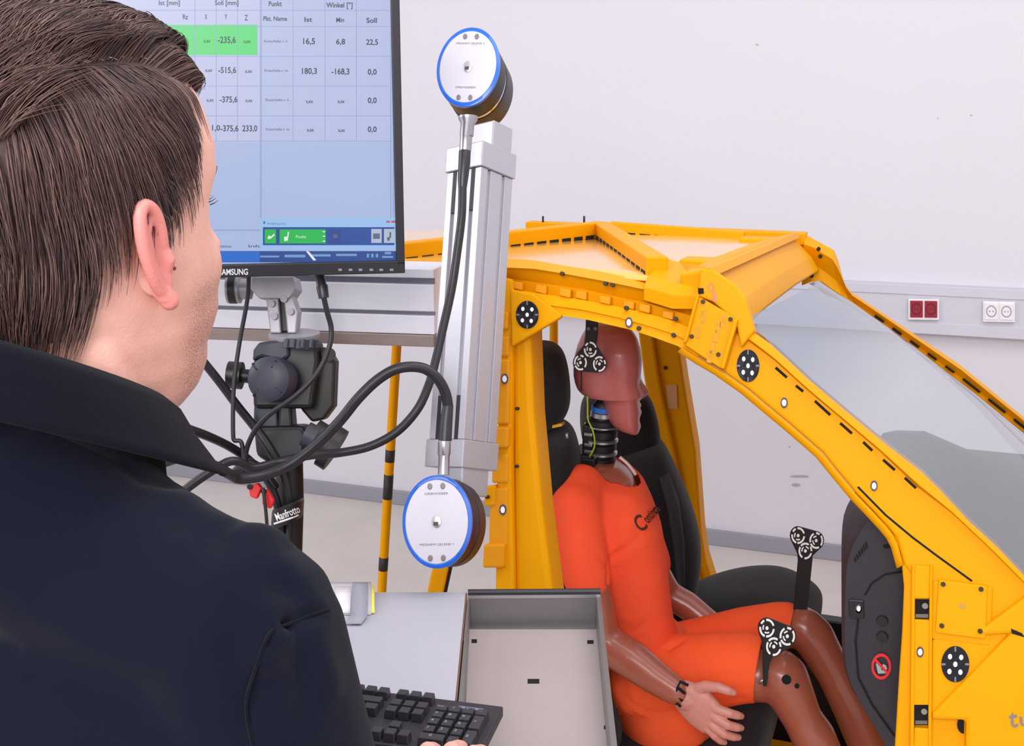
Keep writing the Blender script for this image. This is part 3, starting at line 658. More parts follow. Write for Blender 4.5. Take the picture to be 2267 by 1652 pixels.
# knee bore
kb_s = bvh_of(ob)
for x_, y_, r_k in ((1741, 1505, .0085), (1764, 1519, .0045)):
    rr_ = ray(x_, y_).normalized(); h_ = kb_s.ray_cast(cC, rr_)
    bm = NB(); lathe(bm, h_[0] + h_[1]*.0006, -h_[1], [(-.0012, r_k*.85), (-.0008, r_k), (.004, r_k)], 20); obj('knee_bore', bm, m_hole, dum)
# --- head: sections taken along the measured profile, nose and lips pushed out on the centre line
fH = y_fn(yM)
prof_h = [(716, 1326, 1362, .020), (721, 1308, 1386, .042), (730, 1297, 1399, .056), (746, 1287, 1410, .067), (768, 1278, 1417, .076), (795, 1271, 1420.5, .080), (815, 1269.5, 1419.5, .080), (832, 1269.5, 1418, .079), (848, 1272.5, 1421, .077), (860, 1277, 1424, .074), (868.5, 1285, 1424, .072), (870, 1300, 1422, .070), (873, 1318, 1418, .067), (880, 1331, 1414, .064), (892, 1335, 1415, .061), (905, 1338, 1416, .058), (920, 1342, 1415, .055), (934, 1350, 1415, .051), (945, 1363, 1414.5, .045), (953, 1385, 1413, .036), (957, 1396, 1409, .018)]
rings = []; ph2 = []
for a_, b_ in zip(prof_h, prof_h[1:]):
    for k in range(3): ph2.append(tuple(p + (q - p)*k/3 for p, q in zip(a_, b_)))
ph2.append(prof_h[-1])
for y, xl, xr, b in ph2:
    a, c = fH(xl, y), fH(xr, y); m = (a+c)/2; h = (c-a)/2; rg = []
    for k in range(48):
        t = 2*PI*k/48; ca, sa = math.cos(t), math.sin(t); e = 2.15
        q = m + h*math.copysign(abs(ca)**(2/e), ca) + FH*b*math.copysign(abs(sa)**(2/e), sa)
        g = math.exp(-(sa*b/.012)**2) if ca > 0 else 0
        nose = lerp_table([(834, 0), (846, .003), (858, .009), (868, .0145), (875, .016), (880, .011), (884, .002), (888, .0), (896, .0055), (903, .0005), (912, .006), (925, .0), (945, .004), (957, 0)], y)
        soc = math.exp(-((abs(sa)*b-.026)/.012)**2)*math.exp(-((y-846)/12)**2) if ca > 0 else 0
        rg.append(q + h.normalized()*(nose*g - .006*soc))
    rings.append(rg)
bm = NB(); loft(bm, rings); bmesh.ops.recalc_face_normals(bm, faces=bm.faces)
hd = obj('head', bm, m_vhead, dum, smooth=True); sb = hd.modifiers.new('s', 'SUBSURF'); sb.levels = 1; sb.render_levels = 2
bm = NB(); tube(bm, [fH(1287, 812, -.072), fH(1287, 866, -.075)], .0012, 6); obj('skull_cap_seam', bm, m_hole, hd)
# --- segmented neck
nk = NB(); ax0, ax1 = fH(1336, 885), fH(1326, 1024); d = (ax1-ax0)
lathe(nk, ax0, d, [(0, .012), (.01, .020), (d.length*.5, .024), (d.length*.52, .027), (d.length*.99, .028), (d.length, .026)], 28)
nkb = obj('neck', nk, m_rub, dum, smooth='auto')
for t0, t1, r, m_ in ((.10, .19, .022, mat('neck_blue', (36, 108, 196), .4)), (.19, .27, .023, m_alu), (.385, .42, .0335, m_alu), (.60, .645, .0345, m_alu), (.80, .845, .0345, m_alu)):
    bm = NB(); lathe(bm, ax0 + d*t0, d, [(0, r-.002), (.001, r), (d.length*(t1-t0)-.001, r), (d.length*(t1-t0), r-.002)], 28); obj('neck_ring', bm, m_, nkb, smooth='auto')
for t0, t1 in ((.29, .385), (.45, .58), (.67, .78), (.88, 1.0)):
    bm = NB(); lathe(bm, ax0 + d*t0, d, [(0, .029), (.002, .032), (d.length*(t1-t0)-.002, .032), (d.length*(t1-t0), .029)], 28); obj('neck_disc', bm, m_rub, nkb, smooth='auto')
bm = NB(); box(bm, fH(1306, 975, -.01), (.010, 0, 0), (0, .02, 0), (0, 0, .035)); box(bm, fH(1300, 1008, 0), (.03, 0, .0), (0, .05, 0), (0, 0, .008)); obj('neck_bracket', bm, m_rub, nkb, bevel=.003)
bm = NB()
for yy in (962, 985, 1000): box(bm, fH(1303, yy, -.035), (.008, 0, 0), (0, .004, 0), (0, 0, .003))
obj('bracket_screw', bm, m_alu, nkb, bevel=.001)
bm = NB(); tube(bm, curve([fH(x, y, -.042) for x, y in ((1300, 868), (1301, 900), (1302, 930), (1312, 952), (1317, 980), (1312, 1000), (1300, 1018))], 5), .0017, 8); obj('sensor_wire', bm, mat('yellow_green_wire', (172, 186, 44), .5), dum, smooth=True)
bm = NB(); tube(bm, curve([fH(x, y, -.05) for x, y in ((1255, 960), (1257, 985), (1258, 1010))], 4), .0035, 8); obj('shoulder_bolt', bm, m_alu, dum, smooth=True)
bm = NB(); tube(bm, curve([fH(x, y, -.04) for x, y in ((1262, 1004), (1290, 1012), (1310, 1014))], 4), .005, 8); obj('sensor_lead', bm, m_rub, dum, smooth=True)
bm = NB(); tube(bm, curve([fH(x, y, -.085) for x, y in ((1372, 1012), (1392, 1030), (1408, 1052))], 5), .0035, 8); obj('jacket_zip', bm, mat('zip_grey', (196, 170, 160), .5, metal=.3), dum, smooth=True)
# --- shirt
bm = NB()
sh = [((1233, 1003), (1385, 1030), .078), ((1223, 1024), (1428, 1064), .135), ((1214, 1066), (1446, 1104), .165), ((1211, 1120), (1462, 1150), .165), ((1216, 1180), (1472, 1210), .155), ((1228, 1240), (1478, 1270), .148), ((1244, 1310), (1483, 1320), .145), ((1270, 1390), (1492, 1375), .145), ((1306, 1470), (1514, 1412), .15), ((1330, 1540), (1520, 1440), .15)]
loft(bm, rseg(y_fn(yM), sh, .1, 2.25))
chain(bm, [onY(x, y, d_) for x, y, d_ in ((1290, 1078, 1.945), (1274, 1122, 1.892), (1286, 1210, 1.876), (1300, 1284, 1.865))], [.046, .049, .048, .045])
chain(bm, [onY(x, y, d_) for x, y, d_ in ((1395, 1120, 2.21), (1418, 1190, 2.235), (1440, 1250, 2.25))], [.049, .048, .046])
shm = fuse(bm, .005, 16)
# cut the neck opening: drop faces above a slanted plane
def cut_mesh(me, p, n):
    b = bmesh.new(); b.from_mesh(me); n = V(n).normalized(); kill = []
    for f_ in b.faces:
        q = f_.calc_center_median()
        if (q-p).dot(n) > 0 and abs(q.y-2.05) < .098 - .3*max(0, q.x - p2.x + .05): kill.append(f_)
    bmesh.ops.delete(b, geom=kill, context='FACES'); b.to_mesh(me); b.free()
p1, p2 = fH(1222, 1000), fH(1415, 1058); nn = (p2-p1).cross(FH); nn = nn if nn.z > 0 else -nn
cut_mesh(shm, p1 + V((0, 0, .002)), nn)
def mesh_surf(me, fb):
    bv = BVHTree.FromPolygons([v.co for v in me.vertices], [p.vertices[:] for p in me.polygons])
    def fn(x, y):
        h = bv.ray_cast(cC, ray(x, y).normalized()); return h[0] if h[0] is not None else onY(x, y, fb)
    return fn
fd = mesh_surf(shm, 1.92)
FA = 0.75
warp_folds(shm, [(fd(1352, 1232), fd(1420, 1185), FA*-.007, .006), (fd(1350, 1240), fd(1405, 1100), FA*.005, .012), (fd(1346, 1250), fd(1344, 1300), FA*-.008, .007), (fd(1385, 1370), fd(1485, 1330), FA*.006, .010), (fd(1400, 1400), fd(1492, 1352), FA*-.006, .006),
                 (fd(1400, 1150), fd(1352, 1235), FA*.004, .010), (fd(1300, 1200), fd(1345, 1260), FA*-.004, .006), (fd(1240, 1010), fd(1252, 1120), FA*-.004, .009), (fd(1415, 1425), fd(1498, 1385), FA*.005, .008), (fd(1360, 1250), fd(1436, 1196), FA*.005, .006), (fd(1385, 1330), fd(1470, 1260), FA*.003, .02)])
shirt = obj('shirt', shm, m_or, dum, smooth=True); so = shirt.modifiers.new('s', 'SOLIDIFY'); so.thickness = .003; so.offset = -1
# collar ribbing along the cut
b = bmesh.new(); b.from_mesh(shm)
# lettering on the chest, laid on the cloth
sb_ = bvh_of(shirt)
def on_surf(bv, back=0.0015, fallback=2.0):
    def fn(x, y, off=0.0):
        r = ray(x, y).normalized(); hit = bv.ray_cast(cC, r)
        return hit[0] - r*back if hit[0] is not None else P(x, y, fallback)
    return fn
b.free()
bm = NB(); fs = on_surf(sb_, .0015, 1.99)
text_px(bm, 'C', 1417, 1158, 36, fs, 0, width=22, dx=(.86, -.51), bold=True); text_px(bm, 'ontinen', 1441, 1137, 22, fs, 0, width=40, dx=(.66, -.75), bold=True)
obj('shirt_lettering', bm, mat('print_brown', (88, 36, 24), .8), shirt)
# --- shorts
bm = NB()
chain(bm, [onY(x, y, d_) for x, y, d_ in ((1430, 1505, 1.97), (1500, 1494, 1.965), (1580, 1484, 1.96), (1640, 1478, 1.96), (1672, 1478, 1.96))], [.082, .076, .070, .066, .064])
chain(bm, [onY(x, y, d_) for x, y, d_ in ((1480, 1470, 2.14), (1580, 1440, 2.15), (1660, 1412, 2.155), (1735, 1388, 2.16))], [.080, .072, .064, .052])
loft(bm, rseg(y_fn(yM), [((1290, 1440), (1500, 1385), .14), ((1330, 1500), (1530, 1430), .16), ((1352, 1560), (1560, 1500), .165), ((1364, 1592), (1580, 1560), .16)], .1, 2.3))
chain(bm, [onY(1440, 1440, 2.0), onY(1470, 1425, 2.1)], [.06, .055])
som = fuse(bm, .005, 7)
h1, h2 = onY(1676, 1400, 1.96), onY(1672, 1560, 1.96); nn = FH.cross(h2-h1); nn = nn if nn.x > 0 else -nn
# hems cut square across each leg
def cut_leg(me, p, n, ylo, yhi):
    bb = bmesh.new(); bb.from_mesh(me)
    g = [f_ for f_ in bb.faces if ylo <= f_.calc_center_median().y < yhi]
    es = set(e for f_ in g for e in f_.edges); vsx = set(v for f_ in g for v in f_.verts)
    bmesh.ops.bisect_plane(bb, geom=list(vsx)+list(es)+g, plane_co=p, plane_no=n)
    n = V(n).normalized()
    kill = [f_ for f_ in bb.faces if ylo <= f_.calc_center_median().y < yhi and (f_.calc_center_median()-p).dot(n) > 1e-5]
    bmesh.ops.delete(bb, geom=kill, context='FACES'); bb.to_mesh(me); bb.free()
cut_leg(som, onY(1682, 1478, 1.96), V((1, 0, -.05)), 0, 2.06)
cut_leg(som, onY(1752, 1380, 2.16), V((1, 0, -.15)), 2.06, 3)
fd = fe = mesh_surf(som, 1.95)
warp_folds(som, [(fd(1600, 1405), fd(1585, 1460), FA*-.005, .006), (fd(1665, 1400), fd(1640, 1470), FA*-.004, .006), (fd(1640, 1470), fd(1640, 1550), FA*-.005, .006), (fd(1655, 1400), fd(1652, 1560), FA*.004, .006),
                 (fd(1510, 1420), fd(1470, 1440), FA*-.01, .008), (fd(1380, 1540), fd(1440, 1580), FA*-.006, .007), (fd(1400, 1570), fd(1450, 1592), FA*.005, .007), (fd(1370, 1570), fd(1400, 1590), FA*-.005, .006), (fd(1450, 1430), fd(1520, 1400), FA*.006, .009), (fd(1500, 1440), fd(1680, 1392), FA*.006, .012),
                 (fe(1725, 1335), fe(1730, 1385), FA*-.006, .005), (fe(1560, 1370), fe(1580, 1420), FA*.005, .01), (fd(1560, 1480), fd(1640, 1440), FA*.003, .02)])
shorts = obj('shorts', som, m_or2, dum, smooth=True); so = shorts.modifiers.new('s', 'SOLIDIFY'); so.thickness = .003; so.offset = -1
# --- near hand, fingers slightly curled on the thigh
bm = NB(); yh = 1.835
def hp(x, y, dy=0.0): return onY(x, y, yh + dy)
chain(bm, [hp(1500, 1534), hp(1520, 1546)], [.023, .024])
loft(bm, [sring(hp(x, y, dy), (hp(x2, y2, dy) - hp(x, y, dy)), FH*t, 20, 2.4) for x, y, x2, y2, dy, t in ((1506, 1536, 1517, 1508, 0, .020), (1524, 1548, 1541, 1514, 0, .019), (1548, 1566, 1570, 1530, -.002, .017), (1572, 1588, 1592, 1555, -.003, .014), (1590, 1604, 1606, 1580, -.002, .010))])
for pts, rs in (([(1534, 1530, 0), (1562, 1520, -.006), (1590, 1522, -.012), (1612, 1530, -.012), (1624, 1534, -.008)], [.0125, .0105, .009, .008, .006]),
                ([(1566, 1556, -.004), (1592, 1572, -.010), (1616, 1580, -.010), (1632, 1584, -.002), (1641, 1586, .006)], [.0105, .0095, .0085, .0078, .006]),
                ([(1566, 1572, -.004), (1590, 1592, -.012), (1612, 1606, -.013), (1632, 1611, -.004), (1641, 1612, .004)], [.0105, .0095, .0088, .008, .006]),
                ([(1562, 1586, -.004), (1582, 1610, -.011), (1604, 1626, -.012), (1624, 1632, -.004), (1635, 1633, .004)], [.0100, .0090, .0084, .0076, .006]),
                ([(1550, 1590, -.002), (1568, 1614, -.008), (1582, 1630, -.009), (1596, 1641, -.003), (1604, 1644, .002)], [.0092, .0082, .0075, .007, .0055])):
    chain(bm, [hp(*p) for p in pts], rs, 12)
hm = fuse(bm, .0016, 3); hand = obj('hand', hm, m_hand, dum, smooth=True, label='paler vinyl hand resting on the thigh')
bm = NB(); ws = on_surf(bvh_of(hand), .0012, 1.9); wb = on_surf(bvh_of(ob), .0012, 1.9)
wpt = [(1507, 1508), (1500, 1522), (1496, 1536), (1495, 1550), (1498, 1560)]
tube(bm, [hp(x, y, -.024) for x, y in wpt], .002, 6)
for x, y, x2, y2 in ((1508, 1510, 1524, 1518), (1502, 1524, 1517, 1536), (1497, 1540, 1511, 1552), (1498, 1556, 1507, 1565)): tube(bm, [hp(x, y, -.025), hp(x2, y2, -.024)], .0026, 6)
obj('wrist_seam', bm, m_hole, dum, smooth=True)
# --- marker brackets with three coded dots
m_brk = mat('bracket_black', (18, 16, 20), .55, var=.1)
def bracket(name_lbl, cs, r, stalk, fn, th=.004):
    pts = []
    for cx, cy in cs: pts += [(cx + r*1.12*math.cos(2*PI*k/16), cy + r*1.3*math.sin(2*PI*k/16)) for k in range(16)]
    pts = sorted(set(pts)); 
    def half(ps):
        h = []
        for p in ps:
            while len(h) > 1 and (h[-1][0]-h[-2][0])*(p[1]-h[-2][1]) - (h[-1][1]-h[-2][1])*(p[0]-h[-2][0]) <= 0: h.pop()
            h.append(p)
        return h
    a, b_ = half(pts), half(pts[::-1]); hull = a[:-1] + b_[:-1]
    bm = NB(); prism(bm, [fn(*p) for p in hull], cF*th); prism(bm, [fn(*p, .0006) for p in stalk], cF*th)
    o = obj('marker_bracket', bm, m_brk, dum, bevel=.001, label=name_lbl)
    for i, (cx, cy) in enumerate(cs):
        bm = NB(); q = lambda an, f_: fn(cx + r*f_*math.cos(an), cy + r*1.22*f_*math.sin(an), -.0008)
        faces_of(bm, [q(2*PI*k/12, .2) for k in range(12)], [tuple(range(12))])
        gaps = [(.1+i, 1.7+i), (1.9+i, 3.3+i), (3.7+i, 4.3+i), (4.6+i, 6.0+i)]
        for f0, f1, gs in ((.72, .95, gaps), (.40, .56, [(g0+.9, g1+.5) for g0, g1 in gaps[:2]])):
            for g0, g1 in gs:
                for k in range(8):
                    u, v_ = g0 + (g1-g0)*k/8, g0 + (g1-g0)*(k+1)/8; faces_of(bm, [q(u, f0), q(v_, f0), q(v_, f1), q(u, f1)], [(0, 1, 2, 3)])
        obj('coded_marker', bm, m_dot, o)
    return o
bh = bracket('black marker bracket fixed to the side of the head', [(1307, 774), (1285, 803), (1327, 806)], 15, [(1297, 708), (1325, 708), (1324, 740), (1321, 765), (1293, 765), (1296, 740)], y_fn(1.955))
bm = NB()
for x in (1303, 1318): cyl(bm, y_fn(1.952)(x, 728), y_fn(1.957)(x, 728), .0035, 10)
obj('bracket_screw', bm, mat('screw_grey', (90, 84, 84), .4, metal=.5), bh)
bracket('black marker bracket fixed above the near knee', [(1698, 1391), (1743, 1409), (1713, 1432)], 18, [(1688, 1420), (1716, 1446), (1704, 1470), (1698, 1520), (1690, 1520)], y_fn(1.875))
bracket('tall black marker bracket fixed on the far knee', [(1767, 1186), (1807, 1197), (1783, 1220)], 16, [(1764, 1215), (1800, 1215), (1799, 1240), (1788, 1350), (1757, 1350), (1767, 1240)], y_fn(2.14))
# elastic band and steel pin at the near knee
bm = NB(); tube(bm, [onY(1680, 1512, 1.9), onY(1692, 1504, 1.9)], .003, 6); obj('knee_pin', bm, m_alu, dum)
# ================================================================== monitor
m_bez = mat('monitor_bezel', (26, 24, 30), 0.4, var=0.05)
mR = (cR*math.cos(math.radians(11)) + FH*math.sin(math.radians(11))).normalized(); mN = ZU.cross(mR).normalized()
if mN.dot(cF) < 0: mN = -mN                                # points away from the viewer
M0 = P(897, 605, 1.50); scr = plane_fn(M0, mN)
mon = empty('monitor', M0 - mR*.27 + mN*.02, 'black computer monitor showing a blue table of measured values', 'monitor')
W_, H_ = .530, .385
c = M0 - mR*(W_/2) + ZU*(H_/2) + mN*.012
bm = NB()
tl, tb_, ts = .011, .0165, .011
for cc, hx, hz in ((c + ZU*(H_/2-ts/2), W_/2, ts/2), (c - ZU*(H_/2-tb_/2), W_/2, tb_/2)): box(bm, cc, mR*hx, mN*.012, ZU*hz)
for cc in (c + mR*(W_/2-tl/2), c - mR*(W_/2-tl/2)): box(bm, cc, mR*(tl/2), mN*.012, ZU*(H_/2-ts))
obj('bezel', bm, m_bez, mon, bevel=.0012)
bm = NB(); box(bm, c + mN*.022, mR*(W_/2-.006), mN*.016, ZU*(H_/2-.006)); box(bm, c + mN*.045 - ZU*.06, mR*.12, mN*.014, ZU*.10); obj('back_housing', bm, m_bez, mon, bevel=.006)
bm = NB(); box(bm, c + mN*.0012, mR*(W_/2-tl+.001), mN*.003, ZU*(H_/2-ts+.001))
s_ = obj('screen', bm, mat('screen_glow', (0, 0, 0), emit=(168, 184, 224), estr=0.95), mon)
OFF = -.0021 + .0012
SO = 0.0; sc_ = lambda x, y, off=0.0: scr(x, y, SO + off)
SO = (c - mN*.0018 - M0).dot(mN)
def glow(n, rgb, e=1.0): return mat(n, (0, 0, 0), emit=rgb, estr=e)
def rects(name, lst, m, off, par=s_):
    bm = NB()
    for x0, y0, x1, y1 in lst: faces_of(bm, [sc_(x0, y0, off), sc_(x1, y0, off), sc_(x1, y1, off), sc_(x0, y1, off)], [(0, 1, 2, 3)])
    return obj(name, bm, m, par)
rects('table_grid', [(60, -30, 575, 315)], glow('screen_table', (186, 192, 226), .95), -.0002)
rects('table_grid', [(581, -30, 866, 315)], glow('screen_table_right', (178, 188, 225), .95), -.0002)
rects('highlight_cell', [(300, 55, 570, 122)], glow('screen_green', (78, 208, 112)), -.0004)
gl_ = [(576, -20, 579, 520)] + [(x, 0, x+1.4, 312) for x in (431, 478, 525, 648, 719, 788)] + [(60, y, 866, y+1.3) for y in (22, 58, 124, 190, 256, 312)] + [(474, 508, 578, 511), (864, -20, 866, 485), (870, -20, 872, 485)]
rects('grid_line', gl_, glow('screen_line', (150, 164, 208), .9), -.0006)
INK = glow('screen_ink', (38, 46, 74), .6)
for s, x, y, h in [('Soll [mm]', 502, 6, 10), ('Ist [mm]', 375, 6, 10), ('Punkt', 609, 8, 11), ('Winkel [°]', 752, 11, 11), ('Rz', 410, 37, 11), ('X', 456, 37, 11), ('Y', 500, 37, 11), ('Z', 545, 39, 12), ('Pkt. Name', 609, 41, 10), ('Ist', 682, 43, 10), ('Min', 753, 44, 10), ('Soll', 823, 45, 11),
                   ('-235,6', 502, 88, 14), ('16,5', 683, 91, 13), ('6,8', 754, 92, 12), ('22,5', 824, 93, 12), ('-515,6', 503, 155, 13), ('180,3', 684, 157, 13), ('-168,3', 754, 158, 13), ('0,0', 824, 159, 12),
                   ('-375,6', 506, 220, 13), ('0,0', 824, 222, 12), ('-1,0', 474, 283, 12), ('-375,6', 508, 284, 13), ('233,0', 553, 284, 13), ('0,0', 824, 286, 12)]:
    bm = NB(); text_px(bm, s, x, y, h, sc_, -.0008, width=min(60, len(s)*6.6 if h > 11 else len(s)*5.8), bold=True); obj('screen_text', bm, INK, s_)
for s, x, y in [('x,xx', 458, 90), ('x,xx', 547, 91), ('x,xx', 550, 157), ('x,xx', 462, 155), ('x,xx', 551, 222), ('x,xx', 465, 221), ('x,xx', 685, 224), ('x,xx', 755, 224), ('x,xx', 687, 287), ('x,xx', 756, 288)]:
    bm = NB(); text_px(bm, s, x, y, 8, sc_, -.0008, width=16, bold=True); obj('screen_text', bm, INK, s_)
for s, x, y in [('Kniescheibe v. li.', 611, 91), ('Kniescheibe v. re.', 612, 156), ('Kniescheibe v. li.', 614, 221), ('Kniescheibe v. re.', 615, 286), ('Status', 497, 545), ('Info', 565, 545)]:
    bm = NB(); text_px(bm, s, x, y, 6, sc_, -.0008, width=52 if len(s) > 8 else 30); obj('screen_text', bm, INK, s_)
dl = rects('dialog_window', [(576, 483, 876, 553)], glow('screen_dialog', (150, 190, 236), .95), -.0010)
rects('dialog_bar', [(582, 503, 873, 543)], glow('screen_bluebar', (18, 72, 158), .9), -.0012, dl)
rects('green_button', [(586, 508, 611, 539), (619, 508, 721, 539)], glow('screen_green_button', (16, 178, 72)), -.0014, dl)
rects('icon_button', [(731, 508, 755, 539)], glow('screen_navy', (30, 62, 150), .9), -.0014, dl)
rects('icon_button', [(822, 507, 845, 538), (850, 507, 873, 538)], glow('screen_icon_grey', (178, 192, 214), .9), -.0014, dl)
rects('close_button', [(855, 489, 863, 493), (866, 489, 875, 493)], glow('screen_red', (190, 80, 90), .9), -.0014, dl)
bm = NB()
for poly in [((592, 526), (596, 521), (600, 524), (607, 517), (608, 521), (600, 528), (594, 530)), ((629, 524), (636, 524), (637, 513), (640, 514), (637, 533), (629, 534))]: faces_of(bm, [sc_(x, y, -.0016) for x, y in poly], [tuple(range(len(poly)))])
text_px(bm, 'Punkt', 666, 524, 6, sc_, -.0016, width=22)
for x, y, a in ((717, 513, 3), (717, 523, 3), (717, 534, 3)): faces_of(bm, [sc_(x-a, y-1, -.0016), sc_(x+a, y-1, -.0016), sc_(x+a, y+1, -.0016), sc_(x-a, y+1, -.0016)], [(0, 1, 2, 3)])
obj('button_icon', bm, glow('screen_white', (232, 240, 246), .9), dl)
bm = NB()
for x0, y0, x1, y1 in ((826, 517, 841, 529), (857, 525, 863, 533), (862, 514, 866, 527), (738, 519, 747, 527), (583, 490, 587, 496)): faces_of(bm, [sc_(x0, y0, -.0016), sc_(x1, y0, -.0016), sc_(x1, y1, -.0016), sc_(x0, y1, -.0016)], [(0, 1, 2, 3)])
text_px(bm, 'Anfahrpunkt', 612, 495, 5, sc_, -.0016, width=42)
obj('button_icon', bm, glow('screen_grey_icon', (92, 108, 138), .8), dl)
tk = rects('taskbar', [(60, 556, 880, 581)], glow('screen_taskbar', (22, 72, 150), .85), -.0010)
rects('taskbar_start', [(460, 557, 575, 580)], glow('screen_taskblue', (18, 104, 204), .95), -.0012, tk)
rects('taskbar_item', [(576, 566, 618, 570), (630, 564, 676, 570), (688, 563, 732, 568), (744, 562, 790, 567), (812, 562, 817, 570), (822, 562, 827, 570), (832, 562, 837, 570), (852, 558, 866, 563), (846, 567, 870, 571)], glow('screen_pale_blue', (120, 160, 214), .85), -.0012, tk)
bm = NB(); faces_of(bm, [sc_(x, y, -.0016) for x, y in ((677, 556), (684, 557), (700, 576), (694, 577))], [(0, 1, 2, 3)]); obj('cursor', bm, glow('screen_white', (232, 240, 246), .9), tk)
bm = NB(); bz = lambda x, y, off=0.0: scr(x, y, -.0004 + off)
text_px(bm, 'SAMSUNG', 517, 602, 13, bz, 0, width=64, dx=(1, -.01), bold=True); obj('brand_lettering', bm, mat('logo_silver', (206, 206, 214), .4), mon)
for x in (753, 776, 798, 822, 844, 867):
    bm = NB(); plate(bm, [(x-4, 595), (x+4, 595), (x+4, 600), (x-4, 600)], bz, 0, .001, mN); obj('menu_button', bm, mat('button_grey', (128, 124, 132), .5), mon)

# ================================================================== horizontal aluminium beam
m_al = mat('aluminium_profile', (178, 176, 184), 0.36, metal=0.5, var=0.04, scale=30, stretch=(1, 1, 12))
m_alb = mat('aluminium_beam', (234, 233, 242), 0.40, metal=0.12, var=0.03, scale=20, stretch=(.2, 6, 6))
m_brown = mat('beam_flange_shaded', (150, 134, 128), 0.4, metal=0.3, var=0.15, scale=14, stretch=(.3, 8, 8))  # brown stands for shade and floor reflection on the aluminium lower flange
m_slot = mat('profile_slot', (120, 122, 136), 0.5, metal=0.4)
m_dslot = mat('dark_slot_insert', (34, 32, 38), 0.5)
bd = (cR*math.cos(math.radians(10)) - FH*math.sin(math.radians(10))).normalized(); bn = ZU.cross(bd).normalized(); bn = bn if bn.dot(cF) > 0 else -bn
B0 = P(960, 600, 1.71); bpl = plane_fn(B0, bn); zt = lambda y: bpl(960, y).z
beam = empty('aluminium_beam', B0 - bd*.5, 'long horizontal aluminium beam behind the monitor and tripod', 'aluminium beam')
LB = 0.95; e_ = lambda y, dp: B0 + ZU*(zt(y) - B0.z) + bn*dp
secs = [(597, 0), (616, 0), (618, .006), (630, .006), (632, 0), (690, 0), (692, .005), (699, .005), (701, 0), (741, 0)]
secp = [e_(y, d_) for y, d_ in secs] + [e_(741, .10), e_(597, .10)]
bm = NB(); prism(bm, secp, -bd*LB); obj('beam_profile', bm, m_alb, beam, bevel=.0008)
bm = NB(); prism(bm, [e_(742, -.004), e_(768, -.004), e_(768, .08), e_(742, .08)], -bd*LB); obj('beam_flange_shaded', bm, m_brown, beam, bevel=.0015)
bm = NB(); prism(bm, [e_(617.5, .0052), e_(630.5, .0052), e_(630.5, .008), e_(617.5, .008)], -bd*LB); prism(bm, [e_(691.5, .0042), e_(699.5, .0042), e_(699.5, .008), e_(691.5, .008)], -bd*LB); obj('beam_groove', bm, m_slot, beam)
bm = NB()
for t in (.75,): q = B0 - bd*t + bn*.05; abox(bm, (q.x-.04, q.y-.04, 0), (q.x+.04, q.y+.04, zt(768)))
obj('beam_upright', bm, m_alb, beam, bevel=.004)

# ================================================================== measuring arm: profile with a rotary encoder at each end
u = (cR*(.060) + cU*.998 + cF*.13).normalized(); n0 = (cR*(-.63) + cU*.13 - cF*.75); n_ = (n0 - u*n0.dot(u)).normalized(); r_ = u.cross(n_).normalized()
if r_.dot(cR) < 0: r_ = -r_
A0 = P(1008, 675, 1.62); arm = empty('measuring_arm', A0 - n_*.04, 'leaning aluminium measuring arm with two round blue-rimmed encoders', 'measuring arm')
fp_ = plane_fn(A0, n_); 
def ul(x, y): return (fp_(x, y) - A0).dot(u)
t1, t0 = ul(1020, 378), ul(990, 972); hw, dep = .0335, .070
def apt(a, b_, c_): return A0 + r_*a + u*b_ - n_*c_         # across, along, into
bm = NB(); g = .0042
sec2 = [(-hw, 0), (-hw+.012, 0), (-hw+.012, g), (-hw+.019, g), (-hw+.019, 0), (hw-.019, 0), (hw-.019, g), (hw-.012, g), (hw-.012, 0), (hw, 0), (hw, .014), (hw-g, .014), (hw-g, .021), (hw, .021), (hw, .046), (hw-g, .046), (hw-g, .053), (hw, .053), (hw, dep), (-hw, dep), (-hw, .053), (-hw+g, .053), (-hw+g, .046), (-hw, .046), (-hw, .021), (-hw+g, .021), (-hw+g, .014), (-hw, .014)]
prism(bm, [apt(a, t0, c_) for a, c_ in sec2], u*(t1-t0)); obj('profile', bm, m_al, arm, bevel=.0006)
for a in (-hw+.0155, hw-.0155):
    for b0, b1 in ((t1-.062, t1), (t0, t0+.062)):
        bm = NB(); box(bm, apt(a, (b0+b1)/2, .002), r_*.0034, u*((b1-b0)/2), n_*.0022); obj('slot_cover', bm, m_dslot, arm)
for b0, b1 in ((t1+.0005, t1+.038), (t0-.040, t0-.0005)):
    bm = NB(); box(bm, apt(0, (b0+b1)/2, dep/2), r_*(hw+.003), u*((b1-b0)/2), n_*(dep/2+.003)); obj('end_block', bm, m_al, arm, bevel=.0015)
bm = NB(); box(bm, apt(.006, t1+.055, dep/2+.004), r_*.030, u*.020, n_*.022); obj('encoder_mount', bm, m_al, arm, bevel=.002)
bm = NB(); box(bm, apt(.010, t0-.058, dep/2-.006), r_*.024, u*.020, n_*.028); obj('encoder_mount', bm, m_al, arm, bevel=.002)
m_ebody = mat('encoder_body', (26, 23, 26), 0.42, var=.05, spec=.35); m_blue = mat('encoder_blue_rim', (14, 96, 204), .3, coat=.3); m_face = mat('encoder_face', (204, 200, 210), .38, metal=.15, var=.03, scale=60); m_eng = mat('engraving_grey', (92, 88, 96), .6)
